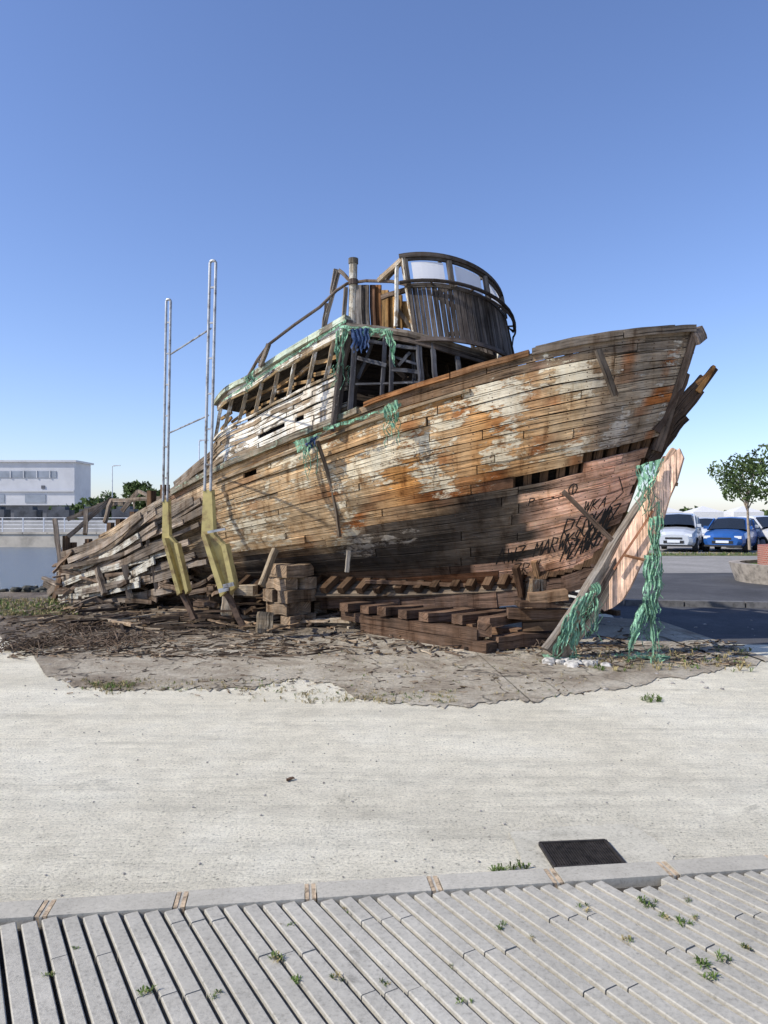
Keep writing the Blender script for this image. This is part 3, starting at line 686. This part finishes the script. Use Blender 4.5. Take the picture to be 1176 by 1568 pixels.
c=mix(nt,1.,c,ramp(nt,vo.outputs['Distance'],[(.0,.25),(.014,1.)]),'MULTIPLY')
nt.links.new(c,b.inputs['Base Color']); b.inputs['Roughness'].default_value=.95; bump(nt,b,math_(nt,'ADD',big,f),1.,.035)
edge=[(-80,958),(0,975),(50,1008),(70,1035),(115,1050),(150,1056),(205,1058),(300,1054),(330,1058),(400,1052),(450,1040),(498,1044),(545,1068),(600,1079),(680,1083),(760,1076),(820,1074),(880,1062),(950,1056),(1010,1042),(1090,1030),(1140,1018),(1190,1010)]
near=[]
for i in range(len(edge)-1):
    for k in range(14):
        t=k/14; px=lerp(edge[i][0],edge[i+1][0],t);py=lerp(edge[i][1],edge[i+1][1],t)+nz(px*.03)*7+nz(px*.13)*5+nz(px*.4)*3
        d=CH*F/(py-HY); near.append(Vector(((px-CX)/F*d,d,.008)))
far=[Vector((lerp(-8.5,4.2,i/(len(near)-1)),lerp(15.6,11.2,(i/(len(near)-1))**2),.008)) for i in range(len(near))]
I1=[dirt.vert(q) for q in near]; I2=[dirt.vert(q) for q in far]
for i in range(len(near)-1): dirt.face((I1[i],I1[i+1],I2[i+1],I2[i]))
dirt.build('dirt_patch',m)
# ---------------------------------------------------------------- paving
kd=Vector((.9919,.127,0)); kn_=Vector((-.127,.9919,0)); k0=Vector((-1.54,2.97,0))
pvb=MB(); a=k0-kd*6; b=k0+kd*8
pvb.quad([a+Vector((0,0,.006)),b+Vector((0,0,.006)),b-kn_*5+Vector((0,0,.006)),a-kn_*5+Vector((0,0,.006))])
PAVM=concrete_mat('paving_concrete',(.42,.395,.335),(.35,.33,.275),(.48,.455,.39),.35,False,pits=.4,fc=(.70,1.,1.12))
pave=empty('slatted_paving')
pvb.build('bedding',simple('dark_joint_soil',(.04,.035,.028),.95,scale=20,var=.5),pave)
gdir=Vector((-.51,.86,0)).normalized()
sl=MB()
def slat(p,q,w,z0,z1):
    d=(q-p).normalized(); o=Vector((d.y,-d.x,0)); bv=.0035
    prof=[(-w/2,z0),(-w/2,z1-bv),(-w/2+bv,z1),(w/2-bv,z1),(w/2,z1-bv),(w/2,z0)]
    A=[sl.vert(p+o*x+Vector((0,0,z))) for x,z in prof];B_=[sl.vert(q+o*x+Vector((0,0,z))) for x,z in prof]
    for i in range(5): sl.face((A[i],A[i+1],B_[i+1],B_[i]))
    sl.face(A);sl.face(B_[::-1])
kin=k0-kn_*.137
for i in range(-60,90):
    st=kin+kd*(i*.0765); end=3.6
    ph=((i//3)*.37)%1*.75
    first=True; x=0
    while x<end:
        seg=(ph+.02) if first else .75
        first=False
        if seg<.1: x+=seg; continue
        p=st-gdir*(x+.002); q=st-gdir*(min(x+seg,end)-.004)
        z=.045+U(-.0018,.0018); slat(p,q,.055,.0065,z)
        x+=seg
sl.build('slats',PAVM,pave)
ke=MB(); tj=MB()
for i in range(-10,14):
    s0=.22+i*.522; a=k0+kd*s0-kn_*.065; b=a+kd*.47
    ke.beam(a+Vector((0,0,.025)),b+Vector((0,0,.025)),.128,.05,(.4,.4,.38,0),n=1,jit=0)
    for o in (0.003,.031): tj.beam(b+Vector((0,0,.024))+kd*o,b+kd*(o+.016)+Vector((0,0,.024)),.124,.047,(.4,.3,.2,0),n=1,jit=.0)
    ke.beam(b+kd*.0195+Vector((0,0,.023)),b+kd*.0305+Vector((0,0,.023)),.128,.044,(.4,.4,.38,0),n=1,jit=0)
kerbE=empty('kerb'); 
ke.build('kerb_stones',concrete_mat('kerb_stone',(.45,.42,.35),(.37,.345,.285),(.52,.49,.42),.3,False,pits=.3,fc=(.70,1.,1.1)),kerbE)
tj.build('mortar_joints',simple('tan_mortar',(.46,.35,.23),.9,var=.4,scale=30,bmp=.3),kerbE)
dr=empty('drain_cover'); d1=MB()
q=[(780,1275),(870,1266),(965,1262),(1000,1283),(1032,1310),(1030,1322),(960,1330),(880,1345),(812,1350),(795,1310)]
pts=[]
for i in range(len(q)):
    x0,y0=q[i];x1,y1=q[(i+1)%len(q)]
    for k in range(8):
        x=lerp(x0,x1,k/8)+nz(i*3+k*.7,1)*6; y=lerp(y0,y1,k/8)+nz(i*3+k*.7,9)*5
        d=CH*F/(y-HY); pts.append(((x-CX)/F*d,d,.004))
ids=[d1.vert(p) for p in pts]; d1.face(ids)
d1.build('cement_surround',concrete_mat('cement_patch',(.55,.515,.415),(.46,.43,.34),(.62,.58,.48),.4,False,pits=.5,fc=(.6,1.,1.1)),dr)
d2=MB(); o0=Vector((.755,3.585,0)); ex=Vector((.325,.03,0)); ey=Vector((.018,-.25,0))
for (a,b) in ((o0,o0+ex),(o0+ey,o0+ey+ex),(o0,o0+ey),(o0+ex,o0+ex+ey)): d2.beam(a+Vector((0,0,.012)),b+Vector((0,0,.012)),.014,.016,n=1,jit=0)
for i in range(26):
    a=o0+ex*((i+.5)/26)+Vector((0,0,.010)); d2.beam(a,a+ey,.005,.010,n=1,jit=0)
for i in range(18):
    a=o0+ey*((i+.5)/18)+Vector((0,0,.0095)); d2.beam(a,a+ex,.004,.008,n=1,jit=0)
d2.quad([o0+Vector((0,0,.0065)),o0+ex+Vector((0,0,.0065)),o0+ex+ey+Vector((0,0,.0065)),o0+ey+Vector((0,0,.0065))])
d2.build('iron_grate',simple('rusty_cast_iron',(.035,.03,.026),.7,.3,var=.5,scale=25),dr)
# ---------------------------------------------------------------- vegetation
LEAF=simple('weed_leaf',(.10,.15,.035),.7,var=.5,scale=15); LEAF.node_tree.nodes['Principled BSDF'].inputs['Specular IOR Level'].default_value=.2
DRY=simple('dry_grass',(.32,.26,.12),.8,var=.5,scale=10)
def weed(mb,c,r,n,m=0,h=1.):
    for i in range(n):
        an=U(0,6.28); l=r*U(.4,1); w=r*U(.04,.12); d=Vector((math.cos(an),math.sin(an),0)); o=Vector((-d.y,d.x,0))*w
        a=Vector(c)+d*r*U(0,.3); z=U(.3,1.0)*r*h
        p=[a-o*.4,a+o*.4,a+d*l*.5+o+Vector((0,0,z)),a+d*l*.5-o+Vector((0,0,z)),a+d*l+Vector((0,0,z*U(.4,1.2)))]
        i_=[mb.vert(x) for x in p]; mb.face((i_[0],i_[1],i_[2],i_[3]),m); mb.face((i_[3],i_[2],i_[4]),m)
wd=MB()
def gpt(px,py,z=.0):
    d=(CH-z)*F/(py-HY); return Vector(((px-CX)/F*d,d,z))
for px,py,r in ((425,1468,.05),(455,1505,.03),(225,1520,.035),(72,1490,.025),(325,1525,.025),(515,1500,.03),(588,1508,.025),(765,1420,.03),(895,1392,.03),(985,1385,.045),(1040,1415,.035),(1050,1382,.03),(958,1440,.03),(1072,1480,.045),(1110,1468,.04),(1085,1495,.04),(1015,1408,.03),(810,1440,.02),(120,1450,.015),(1060,1410,.035),(712,1535,.025),(1000,1385,.03),(440,1415,.02),(1140,1455,.03),(690,1480,.015),(530,1395,.015)):
    for k in range(3): weed(wd,gpt(px+U(-9,9),py+U(-5,5),.042),r*U(.5,.85),14,1 if R()<.25 else 0,.8)
for px,py in ((756,1336),(764,1335),(772,1334),(785,1333),(798,1330),(806,1332)): weed(wd,gpt(px,py,.0),.035,14)
wd.build('paving_weeds',[LEAF,DRY])
gs=MB()
for i in range(420): 
    px=U(120,700); e=1054+nz(px*.02)*10 if px<450 else 1072; weed(gs,gpt(px,e+U(-12,6)),U(.012,.04),6,1 if R()<.75 else 0)
for i in range(50): weed(gs,gpt(U(140,210),U(1048,1058)),.04,7,0 if R()<.5 else 1)
for i in range(180): weed(gs,gpt(U(900,1150),U(995,1030)),U(.02,.075),8,1 if R()<.65 else 0)
for i in range(14): weed(gs,gpt(U(985,1012),U(1068,1076)),.04,10,0)
for i in range(600): weed(gs,gpt(U(-20,120),U(918,945)),U(.03,.09),7,0 if R()<.5 else 1)
for i in range(400): weed(gs,gpt(U(380,900),U(995,1075)),U(.01,.035),5,1 if R()<.8 else 0)
gs.build('grass_tufts',[LEAF,DRY])
BARK=simple('bark',(.30,.24,.18),.9,var=.35,scale=8,bmp=.4)
FOL=simple('foliage',(.065,.10,.03),.75,var=.5,scale=1.6,dark=(.022,.038,.012)); FOL.node_tree.nodes['Principled BSDF'].inputs['Specular IOR Level'].default_value=.25
def tree(name,base,H,cr_,n=2500,lobes=9,leaf=.09,tr=.06,lean=(0,0),flat=.7):
    e=empty(name); t=MB(); base=Vector(base); top=base+Vector((lean[0],lean[1],H*.62))
    t.tube([base,base.lerp(top,.5)+Vector((U(-.02,.02)*H,0,0)),top],[tr,tr*.75,tr*.5],n=8)
    cs=[]
    for i in range(lobes):
        an=i/lobes*6.28+U(-.4,.4); rr=cr_*U(.3,.85); c=base+Vector((lean[0],lean[1],H*.75))+Vector((math.cos(an)*rr,math.sin(an)*rr,U(-.5,.6)*cr_*flat)); cs.append((c,cr_*U(.22,.42)))
        t.tube([top-Vector((0,0,U(0,.25)*H)),top.lerp(c,.5)+Vector((0,0,.05*H)),c],[tr*.4,tr*.25,tr*.1],n=5)
    t.build('trunk',BARK,e)
    l=MB()
    for i in range(n):
        c,r=random.choice(cs); d=Vector((random.gauss(0,1),random.gauss(0,1),random.gauss(0,.8))); d=d.normalized()*r*(U(.2,1)**.5)*1.15
        p=c+d; s=leaf*U(.6,1.4); a=Vector((random.gauss(0,1),random.gauss(0,1),random.gauss(0,1))).normalized(); b=a.cross(Vector((R(),R(),R()))).normalized()
        i_=[l.vert(p+a*s),l.vert(p+b*s*.5),l.vert(p-a*s),l.vert(p-b*s*.5)]; l.face(i_)
    l.build('crown',FOL,e); return e
tree('young_street_tree',P(1148,842,31),4.0,1.6,2200,14,.08,.07,(-.1,0),.85)
for px,py,d,H,r in ((205,770,75,4.8,1.6),(226,772,72,4.0,1.5),(160,772,85,3.4,2.0),(250,770,80,3.8,1.6)):
    b_=P(px,py,d); b_.z=0; tree('waterfront_tree',b_,H+.9,r,900,8,.22,.13,(0,0),.5)
hm=MB()
def leafmass(mb,x0,x1,y,z0,h,n,leaf,dy=2):
    for i in range(n):
        x=U(x0,x1); top=h*(.6+.6*abs(nz(x*.15,y))+.2*nz(x*.9,y)); p=Vector((x,y+U(-dy,dy),z0+U(0,1)**.7*top)); s=leaf*U(.5,1.4)
        a=Vector((random.gauss(0,1),random.gauss(0,1),random.gauss(0,1))).normalized(); b=a.cross(Vector((R(),R(),R()))).normalized()
        mb.face([mb.vert(p+a*s),mb.vert(p+b*s*.6),mb.vert(p-a*s),mb.vert(p-b*s*.6)])
leafmass(hm,14,60,46,0,1.9,6000,.22,1.2); leafmass(hm,-34,-18,78,0,4.2,3500,.35,3); leafmass(hm,30,140,120,0,3.2,4000,.5,4); leafmass(hm,-20,40,140,0,3.5,4000,.6,4)
hm.build('distant_hedges',FOL)
gr=MB()
for i in range(900): weed(gr,(U(10,24),U(29.6,31.4),0.0),U(.05,.11),5,0 if R()<.7 else 1)
gr.build('verge_grass',[LEAF,DRY])
vg=MB(); vg.quad([(7,29.5,.008),(60,29.5,.008),(60,31.5,.008),(7,31.5,.008)]); vg.build('grass_verge',simple('verge_soil',(.12,.13,.05),.95,var=.5,scale=3))
# ---------------------------------------------------------------- water & far quay
m,nt,b=newmat('river_water'); b.inputs['Base Color'].default_value=(.15,.185,.215,1); b.inputs['Roughness'].default_value=.22
w=noi(nt,mapped(nt,'Object',(1,3.0,1)),3.2,6,.7); bump(nt,b,w,1.,.22)
wt=MB(); wt.quad([(-1500,10,-.8),(40,10,-.8),(40,60,-.8),(-1500,60,-.8)]); wt.build('water',m)
bk=MB(); bk.box((-1500,15.9,-1.2),(12,16.0,-.004)); bk.build('river_bank_wall',simple('wet_stone',(.10,.09,.07),.8,var=.4,scale=4,bmp=.4))
rk=MB()
for i in range(300): rock(rk,(U(-9.5,-5.5),15.7+U(-.3,.5),U(-.3,.06)),U(.05,.14))
rk.build('shore_rocks',simple('seaweed_rock',(.05,.048,.035),.8,var=.5,scale=7,bmp=.4))
qw=MB(); qw.box((-300,57,-1.0),(12,58.2,.34)); 
for i in range(60): qw.box((-100+i*1.9,56.93,.2),(-100+i*1.9+1.84,57.0,.36))
qw.build('far_quay_wall',simple('quay_concrete',(.52,.46,.37),.9,var=.25,scale=.6))
fm=simple('galvanised_rail',(.62,.63,.65),.5,.2,var=.15)
qf=MB()
for i in range(70): qf.box((-100+i*1.6,57.3,.34),(-99.93+i*1.6,57.37,1.45))
for z in (.62,.9,1.18,1.45): qf.tube([(-100,57.33,z),(12,57.33,z)],.025,n=6)
qf.build('quay_railing',fm)
lw=MB(); lw.box((-300,64,0),(-14,64.5,1.25)); lw.build('promenade_wall',simple('promenade_render',(.33,.33,.33),.9,var=.2,scale=.5))
pr=MB()
for i in range(16): 
    x=-62+i*2.9; pr.box((x,66,1.0),(x+2.0,67.2,2.0+.25*R())); pr.box((x+.4,66.1,1.9),(x+1.6,67.1,2.45))
pr.build('moored_equipment_row',simple('dark_equipment',(.07,.075,.085),.6,var=.5,scale=.9))
be=empty('white_waterfront_building'); w1=MB(); g1=MB(); dk=MB()
bx1=P(114,0,90).x; zT=8.15; 
w1.box((-75,90,2.9),(bx1,95,zT)); 
dk.box((-75,90.4,0),(bx1-1,94.5,2.9))
w1.box((-75.3,89.7,zT),(bx1+.3,95.3,zT+.22))
w1.box((-75,89.8,4.55),(bx1,89.98,4.75))
g1.box((-75,89.93,6.25),(bx1-.8-9.6,90.02,7.05)); g1.box((bx1-9.5,89.93,6.25),(bx1-2.2,90.02,7.05))
for i in range(20): w1.box((bx1-3-i*1.6,89.86,6.2),(bx1-2.88-i*1.6,89.99,7.1))
for i in range(9): g1.box((bx1-6-i*5,89.93,3.2),(bx1-3.5-i*5,90.02,4.2)); 
for i in range(7): dk.box((bx1-4-i*6,89.9,4.9),(bx1-3.6-i*6,90.0,5.3))
w1.build('walls',simple('white_render',(.50,.51,.54),.7,var=.08,scale=.4),be); g1.build('windows',simple('window_glass',(.26,.29,.34),.2,var=.2,scale=.4),be); dk.build('recessed_ground_floor',simple('shaded_base',(.10,.105,.12),.7,var=.3,scale=.3),be)
def lamp(name,base,H,arm,mat):
    l=MB(); b=Vector(base); l.tube([b,b+Vector((0,0,H))],[.07,.045]); l.tube([b+Vector((0,0,H-.05)),b+Vector((arm,0,H+.05))],.035); l.box((b.x+arm-.35,b.y-.12,H),(b.x+arm+.35,b.y+.12,H+.09)); l.tube([b,b+Vector((0,0,.3))],.11); return l.build(name,mat)
dm=simple('painted_steel',(.16,.17,.19),.5,.3,var=.2)
lamp('street_lamp',(22.0,40,0),5.35,-1.35,dm)
q=P(172,0,80); lamp('street_lamp',(q.x,80,0),7.0,.5,fm)
q=P(305,0,60); lamp('street_lamp',(q.x,60,0),7.7,.4,fm)
tt=MB()
for x in (40,46,52,60): 
    tt.box((x,110,1.2),(x+4.5,114,2.2)); a=[tt.vert(v) for v in ((x,110,2.2),(x+4.5,110,2.2),(x+4.5,114,2.2),(x,114,2.2),(x+2.25,112,3.1))]
    for f in ((0,1,4),(1,2,4),(2,3,4),(3,0,4)): tt.face([a[k] for k in f])
tt.build('market_tents',simple('tent_canvas',(.6,.6,.6),.8,var=.1))
pe=empty('round_planter'); pl=MB(); c=(10.15,17.9); n=40
def ringwall(mb,c,r0_,r1_,z0,z1):
    A=[]
    for k in range(n):
        a=k/n*6.2832; A.append([mb.vert((c[0]+r*math.cos(a),c[1]+r*math.sin(a),z),uv=(a*r,z)) for r,z in ((r0_,z0),(r1_,z1),(r1_-.25,z1),(r1_-.25,z0))])
    for k in range(n):
        a,b=A[k],A[(k+1)%n]
        for j in range(3): mb.face((a[j],a[j+1],b[j+1],b[j]))
ringwall(pl,c,1.5,1.65,0,.46); pl.build('concrete_ring',simple('planter_concrete',(.33,.29,.24),.9,var=.4,scale=5,bmp=.5),pe)
m,nt,b=newmat('red_brick'); br=N(nt,'ShaderNodeTexBrick'); br.inputs['Scale'].default_value=5; br.inputs[1].default_value=(.35,.11,.07,1);br.inputs[2].default_value=(.27,.09,.06,1);br.inputs[3].default_value=(.35,.32,.28,1)
nt.links.new(mapped(nt,'UV',(1,1,1)),br.inputs[0]); nt.links.new(br.outputs[0],b.inputs[0]); b.inputs['Roughness'].default_value=.9
pb=MB(); ringwall(pb,(10.4,17.9),1.22,1.22,.2,.88); pb.build('brick_ring',m,pe)
ps=MB(); ids=[ps.vert((10.15+1.45*math.cos(k/24*6.28),17.9+1.45*math.sin(k/24*6.28),.38)) for k in range(24)]; ps.face(ids)
for i in range(200): weed(ps,(10.5+U(-.8,.8),17.9+U(-.8,.8),.7),.2,5)
ps.build('planting',LEAF,pe)
for x in (16.1,17.2,18.4): 
    bo=MB(); bo.tube([(x,30.3,0),(x,30.3,.75),(x,30.3,.8)],[.05,.05,.02]); bo.build('bollard',dm)
# ---------------------------------------------------------------- cars
def paint(name,c):
    m,nt,b=newmat(name); b.inputs['Base Color'].default_value=(*c,1); b.inputs['Roughness'].default_value=.3; b.inputs['Metallic'].default_value=.2; b.inputs['Coat Weight'].default_value=.5; return m
GL=paint('car_glass',(.02,.025,.03)); GL.node_tree.nodes['Principled BSDF'].inputs['Roughness'].default_value=.08
TY=simple('tyre_rubber',(.02,.02,.02),.8); PL=paint('black_trim',(.03,.03,.03)); HL=paint('headlamp',(.75,.78,.8)); RIM=paint('alloy',(.5,.5,.52))
def car(loc,ang,col,tall=0.):
    e=empty('parked_car'); mats=[paint('car_paint',col),GL,PL,HL,TY,RIM]; mb=MB()
    sec=[(-2.08,.70,.42,.78,.88),(-1.98,.82,.30,.90,1.02),(-1.3,.88,.24,.95,1.04),(0,.90,.22,.94,1.0),(.8,.90,.22,.92,1.0),(1.2,.89,.24,.88,.98),(1.7,.86,.28,.80,.90),(1.98,.78,.30,.70,.80),(2.1,.62,.34,.60,.66)]
    rg=[]
    for x,w,zl,zs,zc in sec:
        zs+=tall*.5;zc+=tall*.5
        pr_=[(-w*.9,zl),(-w,zl+.15),(-w*1.0,lerp(zl,zs,.6)),(-w*.93,zs),(-w*.5,zc),(0,zc+.02),(w*.5,zc),(w*.93,zs),(w,lerp(zl,zs,.6)),(w,zl+.15),(w*.9,zl)]
        rg.append([mb.vert((x,y,z)) for y,z in pr_])
    for i in range(len(rg)-1):
        for k in range(10): mb.face((rg[i][k],rg[i][k+1],rg[i+1][k+1],rg[i+1][k]),0)
        mb.face((rg[i][10],rg[i][0],rg[i+1][0],rg[i+1][10]),2)
    mb.face(rg[0][::-1]);mb.face(rg[-1])
    gh=[(-1.95,.74,.95,.98),(-1.6,.70,.95,1.38),(-1.0,.66,.95,1.47),(0,.66,.95,1.49),(.35,.64,.95,1.44),(1.15,.74,.93,.98)]
    rg=[]
    for x,w,z0,z1 in gh:
        z0+=tall*.5; z1+=tall
        rg.append([mb.vert((x,y,z)) for y,z in ((-w*1.12,z0),(-w*1.0,lerp(z0,z1,.85)),(-w*.85,z1),(0,z1+.03),(w*.85,z1),(w*1.0,lerp(z0,z1,.85)),(w*1.12,z0))])
    for i in range(len(rg)-1):
        for k in range(6):
            mt=1
            if 1<=k<=4 and 1<=i<=3: mt=0
            mb.face((rg[i][k],rg[i][k+1],rg[i+1][k+1],rg[i+1][k]),mt)
    mb.face(rg[0][::-1],1)
    for s_ in (-1,1):
        for a,b in (((1.1,.80,.97),(.34,.66,1.43)),((-.35,.755,.97),(-.35,.68,1.42)),((-1.35,.76,.97),(-1.4,.68,1.36))):
            mb.beam((a[0],a[1]*s_,a[2]+tall*.5),(b[0],b[1]*s_,b[2]+tall),.05,.06,m=0,n=1,jit=0)
        mb.box((.75,s_*.92-.09,1.0+tall*.5),(.92,s_*.92+.09,1.13+tall*.5),m=0)
        mb.box((1.93,s_*.62-.15,.60+tall*.4),(2.07,s_*.62+.13,.72+tall*.4),m=3)
        for x in (-1.3,1.32):
            c=Vector((x,s_*.82,.32)); mb.tube([c-Vector((0,s_*.11,0)),c+Vector((0,s_*.11,0))],.32,m=4,n=18); mb.tube([c+Vector((0,s_*.10,0)),c+Vector((0,s_*.125,0))],.2,m=5,n=12)
    mb.box((2.0,-.42,.40),(2.13,.42,.52),m=2); mb.box((2.02,-.35,.58),(2.12,.35,.66),m=2); mb.box((2.08,-.26,.43),(2.15,.26,.53),m=3); mb.box((1.95,-.75,.26),(2.09,.75,.34),m=2)
    o=mb.build('body',mats,e); e.location=loc; e.rotation_euler=(0,0,ang)
    return e
q=P(1040,0,34.3); car((q.x,34.3,0),math.radians(-118),(.55,.58,.62),.22)
q=P(1120,0,33.8); car((q.x,33.8,0),math.radians(-125),(.02,.10,.34),.04)
q=P(1078,0,41); car((q.x,41,0),math.radians(-100),(.7,.72,.74),0)
q=P(1166,0,36); car((q.x,36,0),math.radians(-80),(.7,.71,.72),.1)
q=P(1024,0,44); car((q.x,44,0),math.radians(-90),(.06,.1,.07),.1)
# ---------------------------------------------------------------- guide frames
ge=empty('boat_cradle_guide_frame'); st=MB()
STEEL=simple('galvanised_steel',(.36,.37,.38),.45,.5,var=.3,scale=9,dark=(.12,.09,.07))
YEL=simple('faded_yellow_paint',(.46,.38,.15),.65,var=.25,scale=6,bmp=.2,dark=(.20,.12,.06))
RUST=simple('rusty_steel_foot',(.10,.065,.045),.85,.1,var=.5,scale=12,bmp=.3)
DR,DL=9.4,10.7
def guide(xt,yt,d,xb,yb,hw):
    top=P(xt,yt,d); bot=P(xb,yb,d); ax=(bot-top).normalized(); sd=Vector((1,-.2,0)).normalized()*hw
    L=(bot-top).length
    arc=[top-sd*math.cos(a)+Vector((0,0,1))*math.sin(a)*hw for a in [math.pi*k/8 for k in range(9)]]
    st.tube([bot-sd]+arc+[bot+sd],.019,n=8)
    zz=.3
    while zz<L: 
        c=top+ax*zz; st.beam(c-sd,c+sd,.018,.022,n=1,jit=0); zz+=.45
guide(326,404,DR,318,752,.040); guide(258,462,DL,253,768,.034)
st.tube([P(262,542,DL),P(323,503,DR)],.012); st.tube([P(259,663,DL),P(319,636,DR)],.012)
def ye_plate(pl_,d,th):
    A=[st.vert(P(x,y,d)) for x,y in pl_]; B2=[st.vert(P(x,y,d)+Vector((.03,th,0))) for x,y in pl_]
    st.face(A,1);st.face(B2[::-1],1)
    for i in range(len(A)): j=(i+1)%len(A); st.face((A[i],A[j],B2[j],B2[i]),1)
ye_plate([(311,750),(324,750),(327,818),(343,834),(356,900),(352,912),(338,908),(318,835),(308,822)],DR,.05)
ye_plate([(308,820),(314,818),(344,908),(337,914)],DR-.10,.12); ye_plate([(338,833),(345,833),(360,900),(353,905)],DR-.08,.12)
ye_plate([(249,765),(257,765),(259,820),(270,832),(284,905),(280,912),(272,905),(254,840),(248,825)],DL,.05)
ye_plate([(248,825),(252,824),(276,908),(271,912)],DL-.1,.10); ye_plate([(266,832),(271,832),(288,905),(284,910)],DL-.1,.10)
st.beam(P(345,905,DR),P(372,958,DR),.07,.07,m=2); st.beam(P(278,905,DL),P(298,948,DL-.05),.07,.07,m=2)
st.beam(P(318,815,DR-.12),P(345,810,DR-.12),.03,.03,m=0,n=1,jit=0)
for x,y in ((343,905),(350,898)): st.beam(P(x-8,y,DR-.14),P(x+8,y-4,DR-.14),.035,.05,m=0,n=1,jit=0)
st.build('steel_frame',[STEEL,YEL,RUST],ge)
# ---------------------------------------------------------------- light & camera
az=math.atan2(-.92,-.36); el=math.radians(40)
sd=Vector((math.sin(az)*math.cos(el),math.cos(az)*math.cos(el),math.sin(el)))
sun=bpy.data.lights.new('sun','SUN'); sun.energy=5.0; sun.angle=math.radians(.5); sun.color=(1,.945,.85)
so=bpy.data.objects.new('sun',sun); scene.collection.objects.link(so); so.rotation_euler=sd.to_track_quat('Z','Y').to_euler()
wld=bpy.data.worlds.new('World'); scene.world=wld; wld.use_nodes=True; nt=wld.node_tree
sk=nt.nodes.new('ShaderNodeTexSky'); sk.sky_type='NISHITA'; sk.sun_disc=False; sk.sun_elevation=el; sk.sun_rotation=az; sk.air_density=1.0; sk.dust_density=.5; sk.ozone_density=3.0
tint=mix(nt,1.,sk.outputs[0],(1.08,1.08,1.30),'MULTIPLY')
nt.links.new(tint,nt.nodes['Background'].inputs[0]); nt.nodes['Background'].inputs[1].default_value=.15
cam=bpy.data.cameras.new('camera'); co=bpy.data.objects.new('camera',cam); scene.collection.objects.link(co); scene.camera=co
co.location=(0,0,CH); co.rotation_euler=(math.radians(90),0,0); cam.sensor_fit='VERTICAL'; cam.sensor_height=36; cam.lens=F/1568*36; cam.shift_y=6/1568; cam.clip_end=5000
scene.view_settings.view_transform='Standard'; scene.view_settings.look='None'; scene.view_settings.exposure=0
